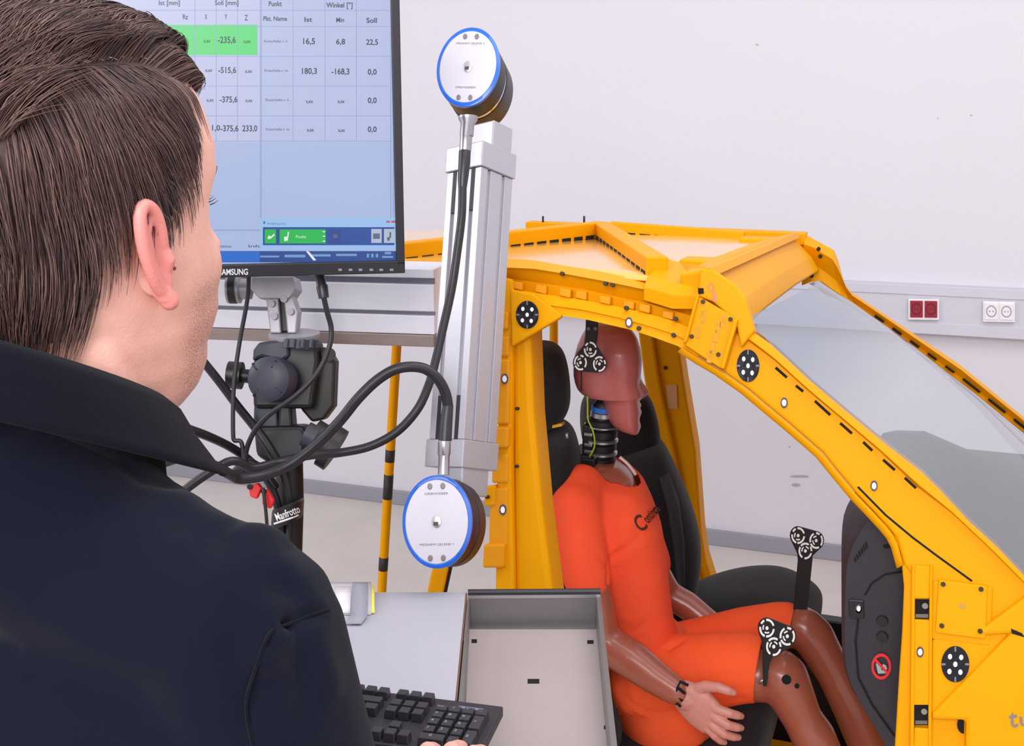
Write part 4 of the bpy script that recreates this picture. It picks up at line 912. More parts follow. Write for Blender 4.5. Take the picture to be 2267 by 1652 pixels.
def encoder(cx, cy, d_, rad, L, lean, txt):
    c = P(cx, cy, d_); e = None; SQ = .775
    n_ = (cR*(-.20) + cU*.15 - cF*.96).normalized(); u0 = (cU*math.cos(lean) + cR*math.sin(lean)); r_ = u0.cross(n_).normalized(); r_ = r_ if r_.dot(cR) > 0 else -r_
    u = n_.cross(r_).normalized(); u = u if u.dot(cU) > 0 else -u
    def obj(nm, bm, m, par, **k):
        for v in bm.verts: v.co = v.co - r_*((v.co - c).dot(r_)*(1 - SQ))
        return globals()['obj'](nm, bm, m, par, **k)
    bm = NB(); lathe(bm, c, -n_, [(.001, rad*.96), (.004, rad), (.010, rad), (.011, rad*.985), (L*.45, rad*.985), (L*.47, rad*.95), (L*.52, rad*.95), (L*.54, rad*.985), (L-.003, rad*.985), (L, rad*.95)], 64)
    e = obj('encoder', bm, m_ebody, arm, smooth='auto')
    bm = NB(); lathe(bm, c - n_*(L*.455), -n_, [(0, rad*.966), (.0, rad*.966), (L*.08, rad*.966), (L*.08, rad*.9)], 64); obj('chrome_band', bm, mat('chrome', (210, 212, 225), .12, metal=.95), e, smooth='auto')
    bm = NB(); lathe(bm, c, -n_, [(-.0006, rad*.90), (-.001, rad*.92), (.0002, rad*1.002), (.006, rad*1.004), (.0065, rad*.96)], 64); obj('blue_rim', bm, m_blue, e, smooth='auto')
    bm = NB(); lathe(bm, c, n_, [(-.002, rad*.905), (.0004, rad*.905), (.0009, rad*.895)], 64); fc = obj('face_plate', bm, m_face, e, smooth='auto', angle=.3)
    f = plane_fn(c + n_*.0010, n_); fx = lambda a, b_: c + n_*.0011 + r_*a + u*b_
    bm = NB(); lathe(bm, c + n_*.0009, n_, [(0, .0085), (.0012, .0085), (.0016, .0075)], 24); hub = obj('centre_screw', bm, mat('screw_bright', (200, 196, 200), .3, metal=.8), fc, smooth='auto')
    bm = NB(); box(bm, fx(-.001, -.003) + n_*.0017, r_*.004, u*.0025, n_*.0003); obj('screw_slot', bm, mat('screw_dark', (70, 64, 62), .5), hub)
    for a, b_ in ((-.0115, rad*.76), (.0115, rad*.76), (-.0115, -rad*.78), (.0115, -rad*.78)):
        bm = NB(); lathe(bm, fx(a, b_) - n_*.0002, n_, [(0, .0042), (.0008, .0042), (.0009, .0032)], 14); obj('face_screw', bm, mat('face_screw_grey', (128, 120, 122), .4, metal=.4), fc)
    bm = NB()
    for s, b_, wd in txt:
        vs, fs = text_mesh(s); w0 = max(v[0] for v in vs)-min(v[0] for v in vs)
        faces_of(bm, [fx(x*wd/w0, b_ + y*.0030) for x, y in vs], fs)
    obj('engraved_text', bm, m_eng, fc)
    return c
ce1 = encoder(1036, 148, 1.66, .0612, .105, .07, [('MESSARM GELENK 2', .036, .056), ('DREHGEBER', -.032, .040)])
ce2 = encoder(967, 1155, 1.50, .0615, .090, -.05, [('DREHGEBER', .037, .042), ('MESSARM GELENK 1', -.030, .060)])
def plug(pts, radii, name='connector', m=None):
    bm = NB(); tube(bm, pts, radii, 18); return obj(name, bm, m or m_steel, arm, smooth='auto')
plug([P(1036, 258, 1.612), P(1036, 264, 1.612), P(1035, 275, 1.612), P(1033, 300, 1.612), P(1032, 303, 1.612), P(1030, 335, 1.612)], [.014, .014, .010, .010, .0088, .0086])
plug([P(982, 1052, 1.475), P(983, 1010, 1.48), P(983, 1005, 1.48), P(984, 978, 1.482)], [.0075, .0075, .0086, .0086])

# ================================================================== tripod with geared head
m_tri = mat('tripod_black', (21, 20, 25), .45, var=.12); m_tri2 = mat('tripod_grey', (56, 56, 70), .5, var=.08); m_trib = mat('tripod_brown_black', (34, 27, 25), .5, var=.2)
T = 1.64
tri = empty('camera_tripod', V((P(635, 1250, T).x, P(635, 1250, T).y, 0)), 'black tripod with geared head standing below the monitor', 'tripod')
def tp(x, y, o=0.0): return P(x, y, T + o)
def slab(name, pts, off, th, m, bevel=.002, par=None): bm = NB(); prism(bm, [tp(x, y, off) for x, y in pts], cF*th); return obj(name, bm, m, par or tri, bevel=bevel)
m_cast = mat('cast_clamp', (168, 164, 172), .45, metal=.4, var=.08)
cl = slab('clamp', [(555, 612), (650, 612), (656, 640), (640, 662), (575, 662), (553, 640)], -.02, .05, m_cast)
bm = NB(); cyl(bm, tp(505, 640, 0), tp(532, 640, 0), .021, 24); cyl(bm, tp(532, 640, 0), tp(556, 640, 0), .015, 24); obj('clamp_knob', bm, m_cast, cl, smooth='auto')
bm = NB(); cyl(bm, tp(510, 640, -.004), tp(524, 640, -.004), .0215, 24); obj('knob_grip', bm, m_tri, cl, smooth='auto')
slab('bracket_plate', [(588, 655), (616, 652), (622, 738), (598, 738)], -.015, .03, m_cast); slab('bracket_plate', [(626, 652), (648, 655), (660, 690), (655, 738), (636, 738), (632, 700)], -.015, .03, m_cast)
slab('bracket_link', [(592, 662), (645, 658), (636, 700), (640, 735), (606, 735), (600, 700)], -.005, .02, m_tri)
for x, y in ((600, 672), (606, 700), (642, 690), (628, 662)):
    bm = NB(); cyl(bm, tp(x, y, -.022), tp(x, y, -.012), .005, 12); obj('bracket_bolt', bm, m_steel, tri)
bm = NB(); lathe(bm, tp(652, 748), ZU, [(0, .036), (.004, .037), (.007, .037), (.008, .034)], 36); obj('pan_plate', bm, m_cast, tri, smooth='auto')
hb = slab('head_body', [(575, 760), (640, 748), (700, 752), (705, 800), (690, 905), (560, 905), (557, 820), (565, 775)], -.025, .06, m_tri, .006)
slab('head_cover', [(572, 758), (640, 750), (640, 790), (622, 800), (580, 790), (558, 800), (560, 775)], -.032, .02, m_tri2, .004)
bm = NB(); lathe(bm, tp(588, 840, -.075), (cF + cR*.25), [(0, .012), (.003, .026), (.008, .0315), (.022, .0325), (.040, .030), (.055, .022)], 32); kn = obj('gear_dial', bm, m_tri2, tri, smooth='auto')
bm = NB()
for a in (0.6, 2.2, 3.9, 5.2):
    x, y = frame_of(cF + cR*.25); q = tp(588, 840, -.072) + (x*math.cos(a) + y*math.sin(a))*.018; cyl(bm, q, q + (x*math.cos(a) + y*math.sin(a))*.012 + cF*.004, .0022, 6)
obj('dial_rib', bm, m_tri, kn)
bm = NB(); cyl(bm, tp(506, 830, -.03), tp(536, 832, -.03), .0195, 28); cyl(bm, tp(536, 832, -.03), tp(580, 836, -.03), .010, 16); obj('side_knob', bm, m_tri, tri, smooth='auto')
bm = NB()
for a in range(10): cyl(bm, tp(666, 752, -.03) + cR*.021*math.cos(a*.63) + cF*.021*math.sin(a*.63), tp(664, 770, -.03) + cR*.021*math.cos(a*.63) + cF*.021*math.sin(a*.63), .0045, 8)
cyl(bm, tp(666, 752, -.03), tp(664, 772, -.03), .021, 20); obj('top_knob', bm, m_tri2, tri, smooth='auto')
slab('quadrant_plate', [(700, 765), (726, 772), (742, 800), (738, 900), (716, 930), (690, 935), (664, 905), (680, 800)], 0, .04, m_trib, .004)
bm = NB(); cyl(bm, tp(728, 785, -.01), tp(728, 785, .03), .010, 16); obj('lock_lever', bm, m_trib, tri, smooth='auto')
slab('column_top', [(562, 890), (612, 885), (616, 950), (560, 950)], -.015, .03, m_tri2, .003)
slab('column_rib', [(618, 880), (642, 880), (648, 950), (614, 950)], -.02, .04, m_tri, .004)
slab('pan_base', [(560, 945), (668, 942), (680, 960), (676, 1015), (600, 1030), (566, 1010)], -.035, .07, m_tri, .008)
bm = NB(); cyl(bm, tp(690, 965, -.02), tp(724, 985, -.02), .026, 28); cyl(bm, tp(724, 985, -.02), tp(744, 998, -.02), .033, 28); obj('pan_knob', bm, m_tri, tri, smooth='auto')
bm = NB(); cyl(bm, tp(676, 960, -.03), tp(700, 972, -.03), .018, 20); obj('pan_shaft', bm, m_tri2, tri, smooth='auto')
bm = NB(); tube(bm, [tp(640, 1025), tp(642, 1110), tp(636, 1250), tp(634, 1500)], [.020, .020, .021, .021], 18); col_ = obj('centre_column', bm, m_tri, tri, smooth='auto')
base = V(tri.location); hub = tp(634, 1300)
for k in range(3):
    a = 2*PI*k/3 + .4; ft = V((hub.x + .42*math.cos(a), hub.y + .42*math.sin(a), .012)); tpz = hub + V((.03*math.cos(a), .03*math.sin(a), 0))
    bm = NB(); tube(bm, [tpz, tpz.lerp(ft, .5), ft], [.017, .015, .012], 12); lg = obj('leg', bm, m_tri, tri, smooth='auto')
    bm = NB(); ball(bm, ft, (.016, .016, .012), sub=2); obj('rubber_foot', bm, m_tri, lg, smooth=True)
bm = NB(); loft(bm, [sring(tp(x, y, -.016), cR*rx + cU*rx*.38, cF*.040, 36, 2.2) for x, y, rx in ((637, 1115, .0195), (638, 1120, .0215), (636, 1152, .0215), (635, 1158, .0195))]); bnd = obj('cable_strap', bm, m_tri, tri, smooth='auto')
bv = bvh_of(bnd); fs = on_surf(bv, .0012, T-.02); bm = NB(); text_px(bm, 'Manfrotto', 636, 1136, 17, fs, 0, width=56, dx=(1, -.38), bold=True); obj('strap_lettering', bm, m_dot, bnd)
bm = NB(); tube(bm, [fs(607, 1160), fs(622, 1155), fs(640, 1149), fs(660, 1141)], .0015, 6); obj('strap_stripe', bm, m_dot, bnd)

# ================================================================== cables
m_cab = mat('rubber_cable', (28, 26, 31), .42, var=.1)
m_sleeve = mat('cable_sleeve', (40, 38, 46), .35)
def cable(name, pts, r, label, m=m_cab, cat='cable', extra=None, tail=()):
    q = curve([P(*p) for p in pts] + [V(p) for p in tail], 9); root = empty(name, q[0], label, cat)
    bm = NB(); tube(bm, q, r, 12); obj('jacket', bm, m, root, smooth=True)
    if extra:
        for nm, ps, rs, m_ in extra: bm = NB(); tube(bm, [P(*p) for p in ps], rs, 14); obj(nm, bm, m_, root, smooth='auto')
    return root
cable('cable', [(1024, 412, 1.597), (1022, 480, 1.59), (1012, 560, 1.585), (1000, 640, 1.58), (980, 730, 1.565), (964, 800, 1.55), (950, 850, 1.54), (925, 905, 1.53), (880, 955, 1.53), (820, 988, 1.53), (750, 1003, 1.53), (690, 1008, 1.54), (620, 1022, 1.55), (560, 1036, 1.53), (490, 1030, 1.50)], .0060,
      tail=[(-.96, 1.16, 1.17), (-1.06, 1.14, .95), (-1.10, 1.16, .5), (-1.12, 1.2, .06), (-1.2, 1.24, .0062), (-1.42, 1.26, .0062)], label=
      'thick black cable running down the measuring arm from the upper encoder', extra=[('strain_relief', [(1029, 336, 1.604), (1028, 360, 1.60), (1025, 395, 1.598), (1024, 415, 1.597)], [.0086, .0086, .0076, .0062], m_sleeve)])
cable('cable', [(992, 902, 1.488), (986, 870, 1.485), (968, 838, 1.48), (935, 815, 1.475), (885, 815, 1.47), (840, 838, 1.47), (795, 880, 1.47), (750, 935, 1.475), (700, 985, 1.48), (640, 1030, 1.48), (580, 1054, 1.47), (530, 1060, 1.45), (508, 1050, 1.43), (470, 1030, 1.40), (400, 1010, 1.36)], .0070,
      tail=[(-1.0, 1.05, 1.22), (-1.10, 1.06, 1.0), (-1.14, 1.08, .5), (-1.16, 1.12, .06), (-1.24, 1.14, .0072), (-1.45, 1.16, .0072)], label=
      'thick black cable looping left from the lower encoder', extra=[('strain_relief', [(985, 976, 1.482), (988, 930, 1.485), (992, 898, 1.488)], [.0090, .0085, .0071], m_sleeve)])
cable('cable', [(180, 560, 1.56), (300, 650, 1.52), (380, 730, 1.5), (440, 790, 1.55), (480, 838, 1.57), (525, 898, 1.59), (565, 948, 1.60), (600, 1000, 1.60), (625, 1045, 1.605), (640, 1100, 1.608), (640, 1150, 1.615), (636, 1230, 1.61), (630, 1400, 1.58)], .0062, 'straight black cable slanting from behind the chin to the tripod strap')
cable('cable', [(60, 880, 1.50), (200, 900, 1.42), (340, 920, 1.4), (400, 944, 1.45), (460, 966, 1.50), (510, 990, 1.55), (550, 1018, 1.58), (590, 1060, 1.60), (612, 1110, 1.608), (620, 1160, 1.61), (622, 1240, 1.61), (618, 1400, 1.58)], .0062, 'black cable slanting from the dark collar to the tripod strap')
cable('thin_cable', [(551, 600, 1.53), (549, 650, 1.54), (543, 690, 1.545), (530, 760, 1.55), (519, 840, 1.55), (516, 900, 1.55), (516, 960, 1.55), (519, 975, 1.55), (530, 976, 1.55), (536, 985, 1.55), (540, 1020, 1.55), (538, 1045, 1.55)], .0030, 'thin black cable hanging straight down from the monitor')
cable('thin_cable', [(716, 655, 1.515), (724, 690, 1.52), (733, 725, 1.525), (731, 760, 1.525), (715, 805, 1.525), (690, 842, 1.525), (650, 880, 1.525), (600, 915, 1.53), (570, 945, 1.54), (553, 975, 1.545), (544, 1005, 1.55), (542, 1040, 1.55)], .0036, 'thin black cable curving from the round plug below the monitor',
      extra=[('plug', [(706, 604, 1.515), (712, 630, 1.515), (713, 634, 1.515), (717, 660, 1.515)], [.0068, .0066, .0080, .0070], m_sleeve)])
# splitter lump, red clips and the little lead hanging under them
sp2 = empty('cable_splitter', P(550, 1040, 1.56), 'black cable splitter where the thin cables meet beside the tripod', 'cable splitter')
bm = NB(); loft(bm, [sring(P(x, y, 1.56), cU*hy, cF*.012, 16, 2.6) for x, y, hy in ((516, 1044, .004), (530, 1040, .011), (556, 1036, .014), (580, 1044, .010), (596, 1052, .004))]); obj('housing', bm, m_tri, sp2, smooth=True)
bm = NB(); tube(bm, curve([P(*p) for p in ((580, 1044, 1.56), (596, 1054, 1.58), (612, 1078, 1.60))]), .004, 8); obj('lead', bm, m_tri, sp2, smooth=True)
m_clip = mat('red_clip', (232, 44, 44), .45)
def clip(pts, d_, label):
    c = P(sum(p[0] for p in pts)/len(pts), sum(p[1] for p in pts)/len(pts), d_); r = empty('cable_clip', c, label, 'clip', 'red clips on the tripod cables')
    bm = NB(); prism(bm, [P(x, y, d_) for x, y in pts], cF*.012); obj('jaw', bm, m_clip, r, bevel=.002)
    bm = NB(); cyl(bm, P(pts[0][0]+4, pts[0][1]+2, d_-.003), P(pts[0][0]+4, pts[0][1]+2, d_+.015), .004, 10); obj('pivot', bm, m_tri, r)
clip([(549, 1076), (570, 1070), (579, 1082), (568, 1106), (553, 1100)], 1.56, 'red clip under the cable splitter, upper left of the pair')
clip([(580, 1086), (592, 1084), (606, 1110), (598, 1128), (580, 1118)], 1.56, 'red clip beside the tripod strap, lower right of the pair')
cable('thin_cable', [(582, 1080, 1.552), (586, 1110, 1.55), (590, 1150, 1.55), (592, 1190, 1.55), (594, 1300, 1.52)], .0024, 'short black lead hanging below the red clips')
# ================================================================== work table with white board, metal tray, keyboard
ZT = 1.088
m_board = mat('white_board', (182, 179, 190), .55, var=.015, spec=.3); m_edge = mat('board_edge_brown', (128, 92, 66), .7, var=.15)
m_tray = mat('tray_metal', (132, 128, 128), .42, metal=.5, var=.06, scale=30); m_plate = mat('tray_plate', (172, 159, 158), .55, var=.05, scale=9, bump=.05, bscale=120, spec=.3)
m_dk = mat('dark_frame', (40, 38, 46), .4)
zt_ = lambda x, y, z=ZT: onZ(x, y, z)
tb = empty('worktable', V((-.55, 1.1, 0)), 'narrow standing worktable with a white top beside the dark polo shirt', 'table')
A1, B1, C1, D1 = zt_(560, 1285), zt_(1031, 1311), zt_(1008, 1548), zt_(995, 1700)
bm = NB(); prism(bm, [zt_(520, 1311), B1, C1, zt_(1000, 1640), zt_(420, 1640)], V((0, 0, -.014))); obj('table_top', bm, m_board, tb, bevel=.0008)
bm = NB(); prism(bm, [B1 + V((.0004, 0, -.001)), B1 + V((.002, 0, -.001)), C1 + V((.002, 0, -.001)), C1 + V((.0004, 0, -.001))], V((0, 0, -.013))); obj('edge_strip', bm, m_edge, tb)
bm = NB(); prism(bm, [onZ(540, 1325, 1.072), onZ(1325, 1325, 1.030), onZ(1360, 1760, 1.030), onZ(440, 1700, 1.072)], V((0, 0, -.001))) if False else None
E_r, E_f = V((.935, .354, 0)), V((-.354, .935, 0))
c0 = (zt_(780, 1430) + zt_(1180, 1430))/2; c0.z = 1.034
bm = NB(); box(bm, c0 + V((0, 0, -.006)), E_r*.20, E_f*.13, V((0, 0, .005))); obj('under_shelf', bm, m_dk, tb, bevel=.002)
for sx in (-1, 1):
    for sy in (-1, 1):
        q = c0 + E_r*(.17*sx) + E_f*(.10*sy); bm = NB(); box(bm, V((q.x, q.y, .512)), E_r*.016, E_f*.016, V((0, 0, .512))); obj('leg', bm, m_dk, tb, bevel=.002)
bm = NB(); q = c0 - E_r*.10; box(bm, V((q.x, q.y, 1.056)), E_r*.06, E_f*.11, V((0, 0, .017))); obj('riser_block', bm, m_dk, tb, bevel=.002)
# --- metal tray
tr_ = empty('metal_tray', zt_(1190, 1480, 1.040), 'grey metal tray with a sunken beige plate on the right of the worktable', 'tray')
BL, BR, FR, FL_ = zt_(1036, 1318, 1.086), zt_(1329, 1316, 1.086), zt_(1372, 1700, 1.086), zt_(1001, 1700, 1.086)
iBL, iBR, iFR, iFL = zt_(1040, 1322, 1.0855), zt_(1320, 1320, 1.0855), zt_(1357, 1700, 1.0855), zt_(1016, 1700, 1.0855)
def down(p, z): return V((p.x, p.y, z))
ZP = 1.046
bm = NB()
for a, b_, ia, ib in ((BL, BR, iBL, iBR), (BR, FR, iBR, iFR), (FL_, BL, iFL, iBL), (FR, FL_, iFR, iFL)):
    prism(bm, [a, b_, ib, ia], V((0, 0, -(1.086-1.040))))
obj('rim', bm, m_tray, tr_, bevel=.0012)
bm = NB(); prism(bm, [down(BL, 1.0415), down(BR, 1.0415), down(FR, 1.0415), down(FL_, 1.0415)], V((0, 0, -.0012))); obj('bottom', bm, m_tray, tr_)
g = lambda x, y: onZ(x, y, ZP)
bm = NB(); prism(bm, [g(1038, 1393), g(1322, 1393), g(1352, 1700), g(1024, 1700)], V((0, 0, -.004))); pl = obj('plate', bm, m_plate, tr_, bevel=.0008)
bm = NB()
for x, y, a, b_ in ((1050, 1420, 6, 4), (1307, 1422, 7, 4), (1181, 1509, 13, 5), (1344, 1611, 7, 4)): prism(bm, [g(x-a, y-b_), g(x+a, y-b_), g(x+a, y+b_), g(x-a, y+b_)], V((0, 0, .0004)))
obj('slot_hole', bm, m_hole, pl)
bm = NB(); cyl(bm, BL + V((0, 0, .004)), BR + V((0, 0, .004)), .0042, 12); obj('edge_bar', bm, m_dk, tr_, smooth='auto')
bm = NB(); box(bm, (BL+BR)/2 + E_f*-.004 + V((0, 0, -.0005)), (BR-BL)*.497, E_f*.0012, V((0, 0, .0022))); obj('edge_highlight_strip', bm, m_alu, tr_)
# --- clear sleeve, grey tape, yellow tab, small clamp on the white top
m_clear = mat('frosted_sleeve', (206, 202, 210), .3, var=.04); m_gtape = mat('grey_tape', (160, 160, 172), .45, var=.06); m_yt = mat('yellow_note', (240, 232, 96), .6)
sl = empty('plastic_sleeve', zt_(770, 1340), 'frosted clear plastic sleeve lying at the back of the white table top', 'plastic sleeve')
sh_ = lambda x, y, h=0.0: onZ(x, y, ZT + .0006 + h)
bm = NB(); rows = [[sh_(x, y, h) for x in (690, 735, 790, 822)] for y, h in ((1362, .0), (1340, .006), (1318, .010), (1298, .011), (1290, .008))]; strip(bm, rows, smooth=True); s_o = obj('sleeve', bm, m_clear, sl, smooth=True); so = s_o.modifiers.new('s', 'SOLIDIFY'); so.thickness = .0008; so.offset = 1
bm = NB(); rows = [[sh_(x, y, h+.0012) for x in (742, 760, 776)] for y, h in ((1358, .001), (1340, .006), (1318, .010), (1298, .011))]; strip(bm, rows, smooth=True); o = obj('label_insert', bm, m_white, sl, smooth=True); so = o.modifiers.new('s', 'SOLIDIFY'); so.thickness = .0006; so.offset = 1
tp_ = empty('tape_strip', sh_(790, 1350), 'grey adhesive tape strip over the plastic sleeve', 'tape')
bm = NB(); strip(bm, [[sh_(a, y, h+.0022), sh_(b_, y, h+.0022)] for a, b_, y, h in ((764, 800, 1382, 0), (776, 813, 1364, .001), (778, 815, 1340, .006), (779, 815, 1318, .010), (780, 815, 1296, .011), (781, 814, 1290, .009))], smooth=True); o = obj('tape', bm, m_gtape, tp_, smooth=True); so = o.modifiers.new('s', 'SOLIDIFY'); so.thickness = .0005; so.offset = 1
yt = empty('sticky_note', sh_(824, 1330), 'thin yellow sticky note at the right edge of the plastic sleeve', 'note')
bm = NB(); strip(bm, [[sh_(a, y, h+.0012), sh_(b_, y, h+.0012)] for a, b_, y, h in ((820, 830, 1358, 0), (819, 829, 1340, .004), (820, 829, 1318, .008), (821, 828, 1297, .010))], smooth=True); o = obj('paper', bm, m_yt, yt, smooth=True); so = o.modifiers.new('s', 'SOLIDIFY'); so.thickness = .0005; so.offset = 1
kb_ = empty('clamp_screw', zt_(698, 1300), 'small brown clamp screw at the back edge of the white table top', 'clamp')
bm = NB(); q = zt_(697, 1312); cyl(bm, q, q + V((0, 0, .020)), .0062, 16); obj('screw', bm, mat('brown_knob', (84, 62, 48), .5, metal=.3), kb_, smooth='auto')
bm = NB(); cyl(bm, q + V((0, 0, .0202)), q + V((0, 0, .024)), .0052, 16); obj('screw_cap', bm, m_dk, kb_, smooth='auto')

# --- keyboard
U = .0144; ZK = 1.107
kr = V((.9926, .121, 0)); kf = V((.121, -.9926, 0)); KO = onZ(1067, 1583, ZK)
kb = empty('keyboard', KO - kr*(11*U) + V((0, 0, -.017)), 'black full size computer keyboard lying on the white table top', 'keyboard')
m_kb = mat('keyboard_case', (46, 42, 48), .5, var=.08, bump=.1, bscale=400); m_key = mat('key_cap', (52, 49, 56), .38, var=.06, bump=.08, bscale=500); m_leg = mat('key_legend', (168, 166, 176), .6)
def kpos(cx, ry, h=0.0): return KO + kr*((cx-22.5)*U) + kf*(ry*U) + V((0, 0, h))
bm = NB(); prism(bm, [kpos(-.8, -2.3, -.006), kpos(23.5, -2.3, -.006), kpos(23.5, 4.75, -.006), kpos(-.8, 4.75, -.006)], V((0, 0, -.012))); obj('case', bm, m_kb, kb, bevel=.0016)
rows = []
F = -1.45
rows += [(F, x, 1, '') for x in [.5] + [2.5, 3.5, 4.5, 5.5] + [7, 8, 9, 10] + [11.5, 12.5, 13.5, 14.5] + [16, 17, 18]]
rows += [(0, x+.5, 1, '') for x in range(13)] + [(0, 14, 2, '')] + [(0, x, 1, '') for x in (16, 17, 18)] + [(0, 19.5+i, 1, t) for i, t in enumerate(('Num', '/', '*', '-'))]
rows += [(1, .75, 1.5, '')] + [(1, 2+x, 1, '') for x in range(12)] + [(1, 14.4, 1.2, '')] + [(1, x, 1, '') for x in (16, 17, 18)] + [(1, 19.5+i, 1, t) for i, t in enumerate('789')]
rows += [(2, .9, 1.8, '')] + [(2, 2.3+x, 1, '') for x in range(12)] + [(2, 19.5+i, 1, t) for i, t in enumerate('456')]
rows += [(3, .6, 1.2, '')] + [(3, 1.7+x, 1, '') for x in range(11)] + [(3, 13.7, 2.6, ''), (3, 17, 1, '')] + [(3, 19.5+i, 1, t) for i, t in enumerate('123')]
rows += [(4, .6, 1.2, ''), (4, 2, 1.2, ''), (4, 3.4, 1.2, ''), (4, 7, 5.8, ''), (4, 10.6, 1.2, ''), (4, 12, 1.2, ''), (4, 14.2, 1.4, '')] + [(4, x, 1, '') for x in (16, 17, 18)] + [(4, 20, 2, '0'), (4, 21.5, 1, ',')]
def key(ry, cx, w_, txt, h2=1):
    bm = NB(); a, b_ = w_*.5-.06, h2*.5-.06; t = .075; hh = .0052 - .0006*min(ry, 3)*0
    bot = [kpos(cx+i*a, ry + (h2-1)*.5 + j*b_, -.006) for i, j in ((-1, -1), (1, -1), (1, 1), (-1, 1))]
    topv = [kpos(cx+i*(a-t), ry + (h2-1)*.5 + j*(b_-t) - .05, hh-.006+.004) for i, j in ((-1, -1), (1, -1), (1, 1), (-1, 1))]
    faces_of(bm, bot+topv, [(0, 1, 2, 3), (4, 7, 6, 5), (0, 4, 5, 1), (1, 5, 6, 2), (2, 6, 7, 3), (3, 7, 4, 0)])
    if txt:
        vs, fs = text_mesh(txt); w0 = max(v[0] for v in vs)-min(v[0] for v in vs); k = .30*min(1, 1.7/max(w0, .1))
        faces_of(bm, [kpos(cx - .12 + x*k, ry + (h2-1)*.5 - .12 - y*k, hh-.006+.0043) for x, y in vs], fs, 1)
    return obj('key', bm, [m_key, m_leg], kb, bevel=.0006, seg=1)
for ry, cx, w_, txt in rows: key(ry, cx, w_, txt)
key(1, 22.5, 1, '+', 2); key(3, 22.5, 1, 'E', 2)
bm = NB(); prism(bm, [kpos(20.3, -1.55, -.006), kpos(22.2, -1.55, -.006), kpos(22.2, -1.25, -.006), kpos(20.3, -1.25, -.006)], V((0, 0, .0004))); obj('indicator_strip', bm, mat('indicator_blue', (120, 126, 160), .5), kb)
# ================================================================== the man at the keyboard
m_navy = mat('navy_polo', (17, 19, 32), .95, var=.12, scale=22, bump=.12, bscale=1500, spec=.06, sheen=.06)
m_navy2 = mat('navy_collar', (13, 15, 25), .9, var=.10, scale=22, bump=.4, bscale=1100, spec=.08, sheen=.05, stretch=(1, 1, 3))
m_trou = mat('trousers', (38, 38, 46), .85, var=.1, bump=.2, bscale=500)
m_shoe = mat('shoe_black', (22, 20, 20), .4)
HA, HP = math.radians(9.5), math.radians(5); fg = V((math.sin(HA), math.cos(HA), 0)); lh = V((-fg.y, fg.x, 0)); fh = fg*math.cos(HP) + ZU*math.sin(HP); UH = ZU*math.cos(HP) - fg*math.sin(HP); Hc = P(347, 557, .69) + lh*.073
def HL(x, y, z): return Hc + fh*x + lh*y + UH*z
xf = [(-.128, .018), (-.122, .044), (-.114, .064), (-.105, .078), (-.092, .086), (-.078, .086), (-.066, .095), (-.055, .100), (-.044, .098), (-.030, .100), (0, .092), (.020, .090), (.040, .097), (.055, .099), (.075, .096), (.095, .090), (.112, .078), (.125, .060), (.134, .036), (.1395, .006), (.141, -.02)]
xb = [(-.128, -.040), (-.10, -.060), (-.07, -.074), (-.04, -.086), (0, -.101), (.04, -.110), (.07, -.108), (.095, -.097), (.112, -.082), (.125, -.066), (.134, -.048), (.1395, -.03), (.141, -.02)]
wd = [(-.128, .036), (-.118, .046), (-.10, .054), (-.08, .060), (-.055, .066), (-.03, .070), (0, .0735), (.03, .0765), (.06, .0775), (.085, .0725), (.105, .060), (.12, .045), (.132, .026), (.1395, .010), (.141, .0005)]
nose_t = [(-.044, 0), (-.036, .004), (-.029, .022), (-.020, .030), (-.011, .027), (.005, .016), (.020, .006), (.034, .001), (.05, 0)]
def head_local(z, a):
    f_, b_, w_ = lerp_table(xf, z), lerp_table(xb, z), lerp_table(wd, z); xc = max(b_+.01, min(-.012, f_-.01)); ca, sa = math.cos(a), math.sin(a)
    e = 2.0 + .5*max(0, min(1, (z+.06)/.1)) if ca > 0 else 2.1
    y = w_*math.copysign(abs(sa)**(2/e), sa); x = xc + ((f_-xc) if ca > 0 else (xc-b_))*math.copysign(abs(ca)**(2/e), ca)
    if ca > 0:
        x += lerp_table(nose_t, z)*math.exp(-(y/(.0085 + .006*max(0, min(1, (-z)/.03))))**2)
        x -= .014*math.exp(-((abs(y)-.033)/.014)**2 - ((z-.016)/.013)**2)
        x += .005*math.exp(-((abs(y)-.030)/.018)**2 - ((z-.040)/.007)**2)
        x += .004*math.exp(-((abs(y)-.045)/.014)**2 - ((z+.020)/.016)**2)
        x -= .003*math.exp(-(y/.02)**2 - ((z+.0605)/.0022)**2)
        x += .003*math.exp(-(y/.018)**2)*(math.exp(-((z+.067)/.004)**2) + math.exp(-((z+.055)/.003)**2))
    return x, y
NA = 96
zs = [-.128, -.122, -.114] + [-.106 + .0045*i for i in range(54)] + [.1362, .1390, .1405, .141]
hb_ = NB(); loft(hb_, [[HL(*head_local(z, 2*PI*k/NA), z) for k in range(NA)] for z in zs])
Nb = Hc + fg*-.050 + ZU*-.185
chain(hb_, [HL(-.022, 0, -.05), HL(-.030, 0, -.10), HL(-.042, 0, -.15), Nb + V((0, 0, -.02)) + fg*.018], [.057, .058, .060, .056], 24)
for s in (-1, 1): chain(hb_, [HL(-.035, s*.045, -.05), HL(-.03, s*.045, -.10), HL(-.02, s*.040, -.15)], [.020, .022, .022])
headm = fuse(hb_, .0023, 5)
Sr = P(528, 1402, .665); Sl = Nb - (Sr - Nb); Sl.z = Sr.z
lb = (Sl - Sr).normalized(); fb = V((lb.y, -lb.x, 0)).normalized()
fb = fb if fb.y > 0 else -fb
Cx = Nb + fb*.015
def TB(l, f_, z): return V((Cx.x, Cx.y, 0)) + lb*l + fb*f_ + V((0, 0, z))
tipr = onZ(1048, 1662, 1.116)
